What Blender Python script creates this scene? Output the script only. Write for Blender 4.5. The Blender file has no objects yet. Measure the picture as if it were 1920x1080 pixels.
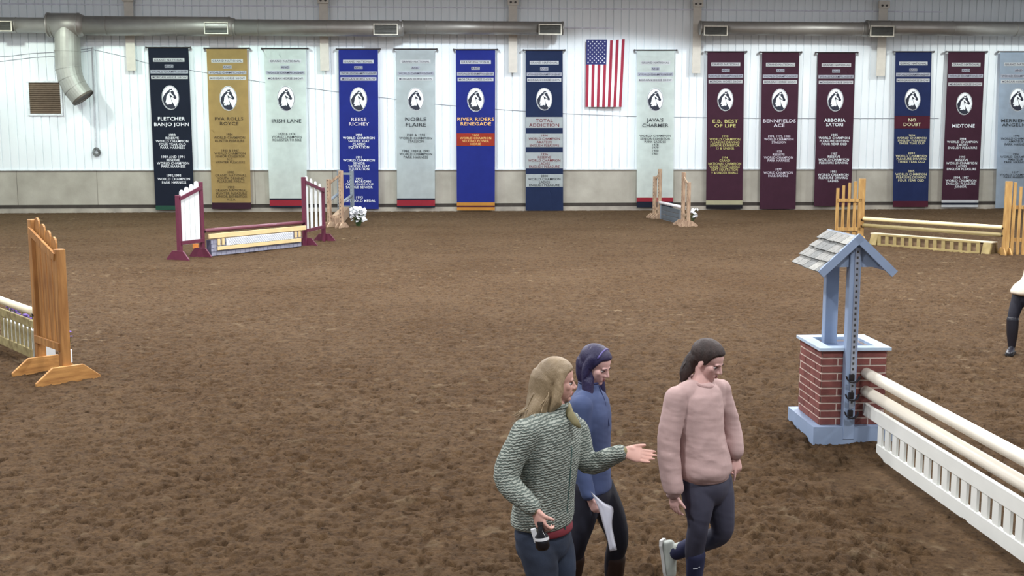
import bpy, bmesh, math, random
import numpy as np
from mathutils import Vector, Matrix, noise as mnoise

random.seed(7)
SC = bpy.context.scene
COL = SC.collection

# ------------------------------------------------------------------ camera
CAM_H = 2.75                      # height of the viewing stand rail above the footing
FOC = 2050.0                      # focal length in pixels of a 1920 wide frame
PITCH = math.atan(272.0 / FOC)
cam_data = bpy.data.cameras.new('camera')
cam_data.sensor_width = 36.0
cam_data.lens = FOC / 1920.0 * 36.0
cam_data.clip_end = 300
cam = bpy.data.objects.new('camera', cam_data)
COL.objects.link(cam)
cam.location = (0, 0, CAM_H)
cam.rotation_euler = (math.pi / 2 - PITCH, 0, 0)
SC.camera = cam

# ------------------------------------------------------------------ view / world
SC.view_settings.view_transform = 'Standard'
SC.view_settings.look = 'None'
SC.view_settings.gamma = 1.0
SC.view_settings.use_curve_mapping = False
SC.view_settings.exposure = 0.0
SC.cycles.max_bounces = 6
world = bpy.data.worlds.new('world')
SC.world = world
world.use_nodes = True
world.node_tree.nodes['Background'].inputs[0].default_value = (0.80, 0.88, 1.0, 1)
world.node_tree.nodes['Background'].inputs[1].default_value = 0.55

# ------------------------------------------------------------------ geometry of the view
SP, CP = math.sin(PITCH), math.cos(PITCH)
def ray(u, v):
    a = (u - 960.0) / FOC; b = (v - 540.0) / FOC
    return (a, CP - b * SP, -SP - b * CP)
def G(u, v, h=0.0):
    """point of the level plane z = h seen at a pixel"""
    r = ray(u, v); t = (CAM_H - h) / -r[2]
    return Vector((r[0] * t, r[1] * t, h))
def P(u, v, y):
    """point at the distance y into the arena seen at a pixel"""
    r = ray(u, v); t = y / r[1]
    return Vector((r[0] * t, y, CAM_H + r[2] * t))
_a, _b = G(0, 401), G(1900, 392.5)
WS = (_b.y - _a.y) / (_b.x - _a.x)          # slope of the far wall in plan
WY = _a.y - WS * _a.x
WANG = math.atan(WS)
WN = Vector((math.sin(WANG), -math.cos(WANG), 0))    # wall normal, towards the camera
WT = Vector((math.cos(WANG), math.sin(WANG), 0))
def WP(u, v, d=0.0):
    """point on the plane standing d metres in front of the far wall"""
    r = ray(u, v)
    off = d / math.cos(WANG)
    t = (WY - off) / (r[1] - WS * r[0])
    return Vector((r[0] * t, r[1] * t, CAM_H + r[2] * t))
def WL(s, h, d=0.0):
    """wall coordinates: s along, h up, d out"""
    return Vector((0, WY, 0)) + WT * s + WN * d + Vector((0, 0, h))
def s_of(p): return (p - Vector((0, WY, 0))).dot(WT)

# ------------------------------------------------------------------ lamps
def add_spot(name, loc, power, color, cone, blend, size):
    l = bpy.data.lights.new(name, 'SPOT'); l.energy = power; l.color = color
    l.spot_size = math.radians(cone); l.spot_blend = blend; l.shadow_soft_size = size
    o = bpy.data.objects.new(name, l); COL.objects.link(o); o.location = loc
    return o
def add_area(name, loc, power, color, sx, sy, rot=(0, 0, 0)):
    l = bpy.data.lights.new(name, 'AREA'); l.energy = power; l.color = color
    l.shape = 'RECTANGLE'; l.size = sx; l.size_y = sy
    o = bpy.data.objects.new(name, l); COL.objects.link(o); o.location = loc; o.rotation_euler = rot
    return o
SPOT_W, AREA_W = 1430, 740
for (px, colr, k) in ((-330, (0.86, 0.95, 1), 1), (40, (0.90, 1.0, 0.88), 1), (405, (0.78, 1.0, 0.90), 1), (790, (0.86, 0.95, 1), 1),
                      (1130, (0.86, 0.95, 1), 1), (1490, (0.92, 0.98, 0.96), 1), (1880, (0.92, 0.98, 0.94), 1), (2250, (0.86, 0.95, 1), 1)):
    q = WP(px, 100, 0)
    add_spot('wall_lamp', WL(s_of(q), 8.75, 6.3), SPOT_W * k, colr, 151, 0.10, 0.28)
for gy, gk in ((2.0, 0.95), (12.5, 1.15), (21.5, 1.7), (31.0, 0.9)):
    for gx in (-13.5, -4.5, 4.5, 13.5):
        add_area('hall_lamp', (gx, gy, 9.4), AREA_W * gk, (0.98, 0.98, 1.0), 0.8, 0.8)
# ------------------------------------------------------------------ materials
def lin(c):
    out = []
    for x in c[:3]:
        x = x / 255.0
        out.append(x / 12.92 if x <= 0.04045 else ((x + 0.055) / 1.055) ** 2.4)
    return (*out, 1.0)
_M = {}
def mat(name, rgb, rough=0.6, metal=0.0, var=0.12, nscale=6.0, bump=0.0, bscale=60.0, stretch=(1, 1, 1), alpha=None, trans=0.0, rgb2=None, lo=0.35, hi=0.65, det=4):
    if name in _M: return _M[name]
    m = bpy.data.materials.new(name); m.use_nodes = True
    nt = m.node_tree; N = nt.nodes; L = nt.links
    b = N['Principled BSDF']
    b.inputs['Roughness'].default_value = rough
    b.inputs['Metallic'].default_value = metal
    if trans: b.inputs['Transmission Weight'].default_value = trans
    if alpha is not None: b.inputs['Alpha'].default_value = alpha
    tc = N.new('ShaderNodeTexCoord'); mp = N.new('ShaderNodeMapping'); mp.inputs['Scale'].default_value = stretch
    L.new(tc.outputs['Object'], mp.inputs[0])
    nz = N.new('ShaderNodeTexNoise'); nz.inputs['Scale'].default_value = nscale; nz.inputs['Detail'].default_value = det
    L.new(mp.outputs[0], nz.inputs['Vector'])
    cr = N.new('ShaderNodeValToRGB')
    c = lin(rgb)
    if rgb2 is None:
        c0 = tuple(min(1, x * (1 - var)) for x in c[:3]) + (1,)
        c1 = tuple(min(1, x * (1 + var)) for x in c[:3]) + (1,)
    else:
        c0, c1 = c, lin(rgb2)
    cr.color_ramp.elements[0].color = c0; cr.color_ramp.elements[0].position = lo
    cr.color_ramp.elements[1].color = c1; cr.color_ramp.elements[1].position = hi
    L.new(nz.outputs[0], cr.inputs[0]); L.new(cr.outputs[0], b.inputs['Base Color'])
    if bump:
        n2 = N.new('ShaderNodeTexNoise'); n2.inputs['Scale'].default_value = bscale; n2.inputs['Detail'].default_value = 3
        L.new(mp.outputs[0], n2.inputs['Vector'])
        bp = N.new('ShaderNodeBump'); bp.inputs['Strength'].default_value = 1.0; bp.inputs['Distance'].default_value = bump
        L.new(n2.outputs[0], bp.inputs['Height']); L.new(bp.outputs[0], b.inputs['Normal'])
    _M[name] = m
    return m

# ------------------------------------------------------------------ objects
ORG = {}
def link(o, parent, org):
    COL.objects.link(o); ORG[o.name] = Vector(org)
    if parent is not None:
        o.parent = parent; o.location = Vector(org) - ORG[parent.name]
    else:
        o.location = Vector(org)
    return o
def tag(o, label=None, cat=None, group=None, kind=None):
    if label: o['label'] = label
    if cat: o['category'] = cat
    if group: o['group'] = group
    if kind: o['kind'] = kind
    return o
def thing(name, org, label, cat, group=None):
    o = bpy.data.objects.new(name, None); o.empty_display_size = 0.2
    link(o, None, org)
    return tag(o, label, cat, group)
def mesh_obj(name, me, mats, parent=None, smooth=False, org=None):
    n = len(me.vertices)
    co = np.empty(n * 3, dtype=np.float64); me.vertices.foreach_get('co', co); co = co.reshape(-1, 3)
    if org is None:
        lo, hi = co.min(0), co.max(0)
        org = ((lo[0] + hi[0]) / 2, (lo[1] + hi[1]) / 2, lo[2])
    co -= np.array(org)
    me.vertices.foreach_set('co', co.ravel()); me.update()
    if mats is not None:
        if len(me.materials): me.materials.clear()
        for m in (mats if isinstance(mats, (list, tuple)) else [mats]): me.materials.append(m)
    if smooth: me.polygons.foreach_set('use_smooth', [True] * len(me.polygons))
    me.name = name
    o = bpy.data.objects.new(name, me)
    return link(o, parent, org)
def obj(name, bm, mats, parent=None, smooth=False, org=None):
    me = bpy.data.meshes.new(name)
    bmesh.ops.recalc_face_normals(bm, faces=bm.faces)
    bm.to_mesh(me); bm.free()
    return mesh_obj(name, me, mats, parent, smooth, org)
def from_arrays(name, co, faces, mats, parent=None, smooth=False, mi=None):
    me = bpy.data.meshes.new(name); me.from_pydata([tuple(c) for c in co], [], faces)
    if mi is not None: me.polygons.foreach_set('material_index', mi)
    return mesh_obj(name, me, mats, parent, smooth)

# ------------------------------------------------------------------ shapes added to a bmesh, world coordinates
def hexa(bm, p, mi=0):
    """p: eight corners, bottom four then top four"""
    v = [bm.verts.new(q) for q in p]
    for f in ((0, 3, 2, 1), (4, 5, 6, 7), (0, 1, 5, 4), (1, 2, 6, 5), (2, 3, 7, 6), (3, 0, 4, 7)):
        bm.faces.new([v[i] for i in f]).material_index = mi
def box(bm, c, ax, ay, az, sx, sy, sz, mi=0):
    """box centred at c with unit axes and full sizes"""
    c = Vector(c); ax = Vector(ax) * sx / 2; ay = Vector(ay) * sy / 2; az = Vector(az) * sz / 2
    hexa(bm, [c - ax - ay - az, c + ax - ay - az, c + ax + ay - az, c - ax + ay - az,
              c - ax - ay + az, c + ax - ay + az, c + ax + ay + az, c - ax + ay + az], mi)
X3, Y3, Z3 = Vector((1, 0, 0)), Vector((0, 1, 0)), Vector((0, 0, 1))
def bar(bm, a, b, side, w, t, mi=0):
    """beam from a to b; w along side, t along the third axis"""
    a, b = Vector(a), Vector(b); d = (b - a); L = d.length; d.normalize()
    side = Vector(side); side = (side - d * side.dot(d)).normalized(); th = d.cross(side)
    box(bm, (a + b) / 2, side, th, d, w, t, L, mi)
def bevel(bm, w, seg=1):
    bmesh.ops.bevel(bm, geom=list(bm.edges), offset=w, segments=seg, affect='EDGES', profile=0.6)
def tube(bm, pts, rad, n=12, cap=True, mi=0, flat=None):
    """tube through pts; rad a number or list; flat=(vector, factor) squashes along the vector"""
    pts = [Vector(p) for p in pts]; m = len(pts)
    rad = [rad] * m if isinstance(rad, (int, float)) else rad
    prev = None; rings = []
    for i, p in enumerate(pts):
        d = (pts[min(i + 1, m - 1)] - pts[max(i - 1, 0)]).normalized()
        if prev is None:
            ref = Z3 if abs(d.z) < 0.9 else X3
            s = d.cross(ref).normalized()
        else:
            s = (prev - d * prev.dot(d)).normalized()
        prev = s; t = d.cross(s)
        ring = []
        for k in range(n):
            a = 2 * math.pi * k / n
            off = (s * math.cos(a) + t * math.sin(a)) * rad[i]
            if flat: fv, ff = flat; off = off - fv * off.dot(fv) * (1 - ff)
            ring.append(bm.verts.new(p + off))
        rings.append(ring)
    for r0, r1 in zip(rings, rings[1:]):
        for k in range(n):
            bm.faces.new((r0[k], r0[(k + 1) % n], r1[(k + 1) % n], r1[k])).material_index = mi
    if cap:
        bm.faces.new(rings[0][::-1]).material_index = mi; bm.faces.new(rings[-1]).material_index = mi
def crom(pts, k=6):
    """smooth path through points (tuples of any length)"""
    q = [np.array(p, float) for p in pts]; q = [2 * q[0] - q[1]] + q + [2 * q[-1] - q[-2]]
    out = []
    for i in range(1, len(q) - 2):
        for j in range(k):
            t = j / k
            out.append(0.5 * ((2 * q[i]) + (-q[i - 1] + q[i + 1]) * t + (2 * q[i - 1] - 5 * q[i] + 4 * q[i + 1] - q[i + 2]) * t * t + (-q[i - 1] + 3 * q[i] - 3 * q[i + 1] + q[i + 2]) * t ** 3))
    out.append(q[-2])
    return out
def loft(bm, rings, n=24):
    """rings: (centre, axis_a, axis_b, a, b)"""
    R = []
    for (c, xa, xb, a, b) in rings:
        R.append([bm.verts.new(Vector(c) + Vector(xa) * a * math.cos(2 * math.pi * k / n) + Vector(xb) * b * math.sin(2 * math.pi * k / n)) for k in range(n)])
    for r0, r1 in zip(R, R[1:]):
        for k in range(n): bm.faces.new((r0[k], r0[(k + 1) % n], r1[(k + 1) % n], r1[k]))
    bm.faces.new(R[0][::-1]); bm.faces.new(R[-1])
def limb(bm, pts, rad, n=16, k=5, flat=None):
    """rounded limb through joints, ends closed by domes"""
    path = crom([(*p, r) for p, r in zip(pts, rad)], k)
    P_ = [Vector(q[:3]) for q in path]; r_ = [float(q[3]) for q in path]
    d0 = (P_[0] - P_[1]).normalized(); d1 = (P_[-1] - P_[-2]).normalized()
    pre = [(P_[0] + d0 * r_[0] * math.sin(a), r_[0] * math.cos(a)) for a in (1.35, 0.9, 0.45)]
    post = [(P_[-1] + d1 * r_[-1] * math.sin(a), r_[-1] * math.cos(a)) for a in (0.45, 0.9, 1.35)]
    tube(bm, [p for p, _ in pre] + P_ + [p for p, _ in post], [r for _, r in pre] + r_ + [r for _, r in post], n, True, 0, flat)
def ell(bm, c, ax, ay, az, a, b, d, nu=16, nv=10, mi=0):
    c = Vector(c); ax, ay, az = Vector(ax), Vector(ay), Vector(az)
    top = bm.verts.new(c + az * d); bot = bm.verts.new(c - az * d); R = []
    for i in range(1, nv):
        t = math.pi * i / nv
        R.append([bm.verts.new(c + az * d * math.cos(t) + (ax * a * math.cos(2 * math.pi * k / nu) + ay * b * math.sin(2 * math.pi * k / nu)) * math.sin(t)) for k in range(nu)])
    for k in range(nu):
        bm.faces.new((top, R[0][k], R[0][(k + 1) % nu])).material_index = mi
        bm.faces.new((bot, R[-1][(k + 1) % nu], R[-1][k])).material_index = mi
    for r0, r1 in zip(R, R[1:]):
        for k in range(nu): bm.faces.new((r0[k], r1[k], r1[(k + 1) % nu], r0[(k + 1) % nu])).material_index = mi
def prism(bm, pts, off, mi=0):
    """polygon (list of points) pushed along off"""
    off = Vector(off); a = [bm.verts.new(p) for p in pts]; b = [bm.verts.new(Vector(p) + off) for p in pts]; n = len(pts)
    bm.faces.new(a).material_index = mi; bm.faces.new(b[::-1]).material_index = mi
    for i in range(n): bm.faces.new((a[i], b[i], b[(i + 1) % n], a[(i + 1) % n])).material_index = mi
def blob(name, bm, voxel, mats, parent, smooth=3, deform=None):
    """union of the closed shapes in bm as one continuous smooth surface"""
    me = bpy.data.meshes.new('tmp'); bm.to_mesh(me); bm.free()
    t = bpy.data.objects.new('tmp', me); COL.objects.link(t)
    r = t.modifiers.new('r', 'REMESH'); r.mode = 'VOXEL'; r.voxel_size = voxel; r.use_smooth_shade = True
    if smooth:
        s = t.modifiers.new('s', 'SMOOTH'); s.factor = 0.5; s.iterations = smooth
    bpy.context.view_layer.update()
    dg = bpy.context.evaluated_depsgraph_get()
    out = bpy.data.meshes.new_from_object(t.evaluated_get(dg))
    bpy.data.objects.remove(t); bpy.data.meshes.remove(me)
    if deform:
        n = len(out.vertices); co = np.empty(n * 3); out.vertices.foreach_get('co', co); co = co.reshape(-1, 3)
        no = np.empty(n * 3); out.vertices.foreach_get('normal', no); no = no.reshape(-1, 3)
        co = deform(co, no); out.vertices.foreach_set('co', co.ravel()); out.update()
    return mesh_obj(name, out, mats, parent, True)

# ------------------------------------------------------------------ value noise on arrays
_rng = np.random.RandomState(3)
_LT = _rng.rand(256, 256)
def vnoise2(x, y):
    xi = np.floor(x).astype(int); yi = np.floor(y).astype(int); fx = x - xi; fy = y - yi
    fx = fx * fx * (3 - 2 * fx); fy = fy * fy * (3 - 2 * fy)
    a = _LT[xi & 255, yi & 255]; b = _LT[(xi + 1) & 255, yi & 255]; c = _LT[xi & 255, (yi + 1) & 255]; d = _LT[(xi + 1) & 255, (yi + 1) & 255]
    return (a * (1 - fx) + b * fx) * (1 - fy) + (c * (1 - fx) + d * fx) * fy
def fbm2(x, y, o=3):
    s = 0; a = 1; t = 0
    for i in range(o): s = s + a * vnoise2(x * 2 ** i + 17 * i, y * 2 ** i + 31 * i); t += a; a *= 0.5
    return s / t
def vnoise3(p):
    """cheap smooth 3-D noise from three planes"""
    return (vnoise2(p[:, 0] + 3.1 * p[:, 2], p[:, 1] + 9) + vnoise2(p[:, 1] - 2.3 * p[:, 0] + 40, p[:, 2] + 5) + vnoise2(p[:, 2] + 11, p[:, 0] - 1.7 * p[:, 1] + 60)) / 3 - 0.5
# ------------------------------------------------------------------ the riding surface
def floor_height(x, y):
    near = np.clip(1.25 - y / 40.0, 0.35, 1)
    h = 0.03 * (fbm2(x * 0.45 + 5, y * 0.45 + 9, 2) - 0.5)
    rough = np.clip((fbm2(x * 0.22 + 3.3, y * 0.22 + 1.7, 2) - 0.40) * 4, 0.15, 1)
    right = 1 / (1 + np.exp(-(x - 0.25 * y + 0.9) * 1.6))            # trodden ground on the right, raked on the left
    rough = np.clip(0.28 * rough + 0.80 * right * np.clip(1.6 - y / 14, 0.2, 1) + 0.55 * np.exp(-((x + 0.29 * y - 0.2) / 1.6) ** 2 - ((y - 11.0) / 3.0) ** 2), 0.2, 1.15)
    clod = fbm2(x * 5.5, y * 5.5, 3)
    st = lambda a, lo, hi: (lambda t: t * t * (3 - 2 * t))(np.clip((a - lo) / (hi - lo), 0, 1))
    plates = fbm2(x * 3.1 + 11, y * 4.2 + 2, 3) + 0.25 * (fbm2(x * 14, y * 14, 2) - 0.5)
    h = h + 0.062 * rough * (clod - 0.5) + 0.028 * rough * st(plates, 0.50, 0.57)
    ridge = 1 - np.abs(2 * fbm2(x * 9 + 40, y * 9 + 7, 2) - 1)
    h = h - 0.045 * rough * np.clip(ridge - 0.80, 0, 1) * 5 * 0.5
    h = h + 0.020 * (fbm2(x * 24, y * 24, 2) - 0.5)
    pits = vnoise2(x * 15 + 3, y * 15 + 90)
    h = h - 0.034 * st(pits, 0.72, 0.86) - 0.020 * st(vnoise2(x * 27 + 50, y * 27 + 20), 0.70, 0.85)
    h = h - 0.105 * np.exp(-(((x - 3.35) / 0.75) ** 2) ** 2 - (((y - 7.9) / 2.05) ** 2) ** 3)     # ground trodden low along the white jump
    h = h + 0.022 * np.exp(-((y - 23.9 - 0.04 * (x + 8)) / 0.07) ** 2) * (x < -6.6) * (x > -10.2)
    # harrow and wheel lines
    w = (x + 7) * 0.35 - (y - 9.5)
    h = h - 0.012 * np.exp(-(w / 0.10) ** 2) - 0.012 * np.exp(-((w - 0.6) / 0.10) ** 2)
    h = h - 0.010 * np.exp(-((y - 22.2 - 0.03 * x) / 0.08) ** 2)
    return h * (1 - 0.9 * np.exp(-((((x - 3.6) ** 2 + (y - 10.7) ** 2) / 0.80) ** 2)))
def fh(x, y): return float(floor_height(np.array([float(x)]), np.array([float(y)]))[0])
rows = []
yy = 3.2
while yy < WY + 2.5: rows.append(yy); yy *= 1.0025
rows.append(WY + 3.0); rows = np.array(rows)
cols = np.linspace(-0.60, 0.60, 860)
YY, AA = np.meshgrid(rows, cols, indexing='ij')
XX = AA * (YY + 0.6)
ZZ = floor_height(XX, YY)
edge = np.minimum(1, (0.60 - np.abs(AA)) / 0.01) * np.minimum(1, (YY - 3.2) / 0.05)
# footing banked a little against the far wall
dw = (WY + WS * XX - YY) * math.cos(WANG)
ZZ = ZZ * np.clip(dw / 3 + 0.3, 0.3, 1) + 0.045 * np.clip(1 - dw / 1.2, 0, 1)
nr, nc = YY.shape
co = np.stack([XX.ravel(), YY.ravel(), ZZ.ravel()], 1)
idx = np.arange(nr * nc).reshape(nr, nc)
q = np.stack([idx[:-1, :-1], idx[:-1, 1:], idx[1:, 1:], idx[1:, :-1]], -1).reshape(-1, 4)
base = len(co)
extra = np.array([[-40, -8, -0.08], [40, -8, -0.08], [40, 50, -0.08], [-40, 50, -0.08]], float)
co = np.vstack([co, extra]); q = np.vstack([q, [[base, base + 1, base + 2, base + 3]]])
me = bpy.data.meshes.new('floor')
me.vertices.add(len(co)); me.vertices.foreach_set('co', co.ravel())
me.loops.add(len(q) * 4); me.loops.foreach_set('vertex_index', q.ravel().astype(np.int32))
me.polygons.add(len(q)); me.polygons.foreach_set('loop_start', np.arange(0, len(q) * 4, 4, dtype=np.int32))
me.update(calc_edges=True); me.validate()
dirt = bpy.data.materials.new('dirt_footing'); dirt.use_nodes = True
nt = dirt.node_tree; N = nt.nodes; L = nt.links; b = N['Principled BSDF']
b.inputs['Roughness'].default_value = 0.95; b.inputs['Specular IOR Level'].default_value = 0.15
tc = N.new('ShaderNodeTexCoord')
def nz(scale, det=4, rough=0.6, vec=None):
    n = N.new('ShaderNodeTexNoise'); n.inputs['Scale'].default_value = scale; n.inputs['Detail'].default_value = det; n.inputs['Roughness'].default_value = rough
    L.new(vec or tc.outputs['Object'], n.inputs['Vector']); return n.outputs[0]
def ramp(fac, els):
    r = N.new('ShaderNodeValToRGB'); e = r.color_ramp.elements
    while len(e) < len(els): e.new(0.5)
    for k, (p_, c_) in enumerate(els): e[k].position = p_; e[k].color = c_
    L.new(fac, r.inputs[0]); return r.outputs[0]
def mix(f, a, c, mode='MIX'):
    m = N.new('ShaderNodeMix'); m.data_type = 'RGBA'; m.blend_type = mode
    if isinstance(f, float): m.inputs[0].default_value = f
    else: L.new(f, m.inputs[0])
    L.new(a, m.inputs[6]); L.new(c, m.inputs[7]); return m.outputs[2]
base_c = ramp(nz(0.35, 5), [(0.35, lin((79, 60, 40))), (0.65, lin((90, 71, 51)))])
fine = ramp(nz(26, 5, 0.7), [(0.30, (0.30, 0.29, 0.28, 1)), (0.43, (0.86, 0.86, 0.86, 1)), (0.60, (1.12, 1.12, 1.12, 1)), (0.74, (1.5, 1.5, 1.5, 1))])
c1 = mix(1.0, base_c, fine, 'MULTIPLY')
mid = ramp(nz(7, 4, 0.6), [(0.33, (0.74, 0.72, 0.70, 1)), (0.5, (1, 1, 1, 1)), (0.70, (1.22, 1.22, 1.2, 1))])
c1 = mix(1.0, c1, mid, 'MULTIPLY')
dry = ramp(nz(4.2, 3, 0.55), [(0.60, (0, 0, 0, 1)), (0.70, (0.8, 0.8, 0.8, 1))])
dryc = ramp(nz(2.0, 2), [(0.3, lin((112, 95, 72))), (0.7, lin((134, 117, 93)))])
zone = ramp(nz(0.16, 2), [(0.42, (0.15, 0.15, 0.15, 1)), (0.62, (1, 1, 1, 1))])
c1 = mix(mix(1.0, dry, zone, 'MULTIPLY'), c1, dryc)
L.new(c1, b.inputs['Base Color'])
bp = N.new('ShaderNodeBump'); bp.inputs['Strength'].default_value = 1.0; bp.inputs['Distance'].default_value = 0.03
L.new(nz(34, 5, 0.7), bp.inputs['Height']); L.new(bp.outputs[0], b.inputs['Normal'])
fl = mesh_obj('floor', me, [dirt], None, True, (0, 0, 0))
tag(fl, 'brown loose dirt riding surface of the arena', 'floor', None, 'structure')

# ------------------------------------------------------------------ the far wall
m_siding = mat('white_siding', (226, 232, 236), 0.55, 0, 0.03, 0.6)
m_conc = mat('poured_concrete', (150, 145, 134), 0.85, 0, 0, 1.3, 0.004, 18, rgb2=(172, 167, 156), lo=0.3, hi=0.7, det=9)
m_conc2 = mat('footing_concrete', (132, 126, 118), 0.9, 0, 0, 1.6, 0.004, 25, rgb2=(172, 164, 152), lo=0.3, hi=0.7, det=8)
TOPH = 8.75
H_C = float(WP(960, 318).z)                 # top of the concrete
bm = bmesh.new()
s0, s1 = -26.0, 27.0
prof = []
s = s0
while s < s1:
    prof += [(s, 0.05), (s + 0.255, 0.05), (s + 0.268, 0.012), (s + 0.285, 0.012), (s + 0.298, 0.05)]
    s += 0.31
lowr = [bm.verts.new(WL(a, H_C, d)) for a, d in prof]; upr = [bm.verts.new(WL(a, TOPH, d)) for a, d in prof]
for i in range(len(prof) - 1): bm.faces.new((lowr[i], lowr[i + 1], upr[i + 1], upr[i]))
tag(obj('wall_back', bm, m_siding), 'white ribbed metal siding of the far wall above the concrete', 'wall', None, 'structure')
bm = bmesh.new()
box(bm, WL(0.5, (H_C + 0.34) / 2, -0.17), WT, WN, Z3, 53, 0.40, H_C - 0.34)
for sx in np.arange(-22.4, 26, 3.05):        # pour joints
    box(bm, WL(float(sx), H_C / 2 + 0.16, 0.031), WT, WN, Z3, 0.018, 0.006, H_C - 0.36, 1)
tag(obj('wall_base', bm, [m_conc, mat('joint_grey', (112, 106, 98), 0.9)]), 'bare grey concrete stem wall below the white siding', 'wall', None, 'structure')
bm = bmesh.new()
box(bm, WL(0.5, 0.08, -0.06), WT, WN, Z3, 53, 0.40, 0.24)
box(bm, WL(0.5, 0.27, -0.17), WT, WN, Z3, 53, 0.36, 0.139, 1)  # dark strip coloured in for the shade of the recess above the ledge
tag(obj('baseboard_back', bm, [m_conc2, mat('gap_shade', (58, 52, 48), 0.95)]), 'low concrete footing ledge with a dark strip for the gap shade above it', 'footing', None, 'structure')
m_trim = mat('white_trim', (214, 220, 224), 0.6)
bm = bmesh.new(); box(bm, WL(0.5, H_C + 0.012, 0.06), WT, WN, Z3, 53, 0.07, 0.045)
tag(obj('trim_1', bm, m_trim), 'thin white metal lip along the top of the concrete', 'trim', None, 'structure')
m_girt = mat('pale_girt', (206, 208, 220), 0.5)
for k, vv in enumerate((10, 47)):
    h = float(WP(300, vv).z)
    bm = bmesh.new(); box(bm, WL(-9.0, h, 0.062), WT, WN, Z3, 26 if k else 53, 0.025, 0.05)
    tag(obj('trim_%d' % (k + 2), bm, m_girt), 'thin pale metal strip running across the siding near the eave', 'trim', None, 'structure')
h = float(WP(1500, 3).z)
bm = bmesh.new(); box(bm, WL(0.5, h + 0.25, 0.35), WT, WN, Z3, 53, 0.5, 0.22)
tag(obj('trim_4', bm, mat('grey_eave', (120, 122, 128), 0.5)), 'grey eave strut along the very top of the far wall', 'beam', None, 'structure')
# roof deck, rising from the eave to the ridge above the middle of the arena
m_roof = mat('white_roof', (215, 218, 224), 0.7)
bm = bmesh.new()
e0 = WY + 2
pts = [(e0, 8.75), (18, 14.2), (-9, 7.6)]
for (ya, za), (yb, zb) in zip(pts, pts[1:]):
    hexa(bm, [(-28, ya, za), (28, ya, za), (28, yb, zb), (-28, yb, zb), (-28, ya, za + .1), (28, ya, za + .1), (28, yb, zb + .1), (-28, yb, zb + .1)])
tag(obj('ceiling', bm, m_roof), 'white sloping roof of the arena', 'roof', None, 'structure')
for nm, sx in (('wall_left', -24.5), ('wall_right', 25.5)):
    bm = bmesh.new(); box(bm, (sx, 18, 3.9), X3, Y3, Z3, 0.2, 52, 7.8)
    tag(obj(nm, bm, m_siding), 'white siding wall on the %s side of the arena' % nm[5:], 'wall', None, 'structure')

# steel frame columns that show above the banners
m_col = mat('beige_steel', (196, 190, 180), 0.5, 0.0, 0.05)
m_dark = mat('dark_steel', (70, 66, 62), 0.5, 0.4)
wall_word = ['between the outlet pipe and the navy banner', 'between the pale banner and the royal blue banner', 'just left of the navy banner with white panels', 'left of the leftmost maroon banner', 'right of the third maroon banner']
for i, (uc, vb, w) in enumerate(((249, 133, 0.34), (610, 133, 0.34), (961, 137, 0.34), (1303, 138, 0.33), (1647, 143, 0.36))):
    q = WP(uc, vb, 0.1); sx = s_of(q)
    t = thing('steel_column', WL(sx, q.z, 0.1), 'beige steel frame column on the white siding, ' + wall_word[i], 'column', 'steel columns on the far wall')
    bm = bmesh.new()
    box(bm, WL(sx, (q.z + 8.35) / 2, 0.30), WT, WN, Z3, w, 0.02, 8.35 - q.z)
    box(bm, WL(sx, (q.z + 8.35) / 2, 0.20), WT, WN, Z3, 0.03, 0.18, 8.35 - q.z)
    obj('flange', bm, m_col, t)
    bm = bmesh.new(); box(bm, WL(sx, 8.25, 0.36), WT, WN, Z3, w + 0.08, 0.10, 0.30)
    obj('bracket', bm, m_col, t)
    for k in (-1, 1):
        bm = bmesh.new(); tube(bm, [WL(sx + k * 0.09, 8.20, 0.41), WL(sx + k * 0.09, 8.20, 0.44)], 0.045, 8)
        obj('bolt', bm, m_dark, t)

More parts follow.
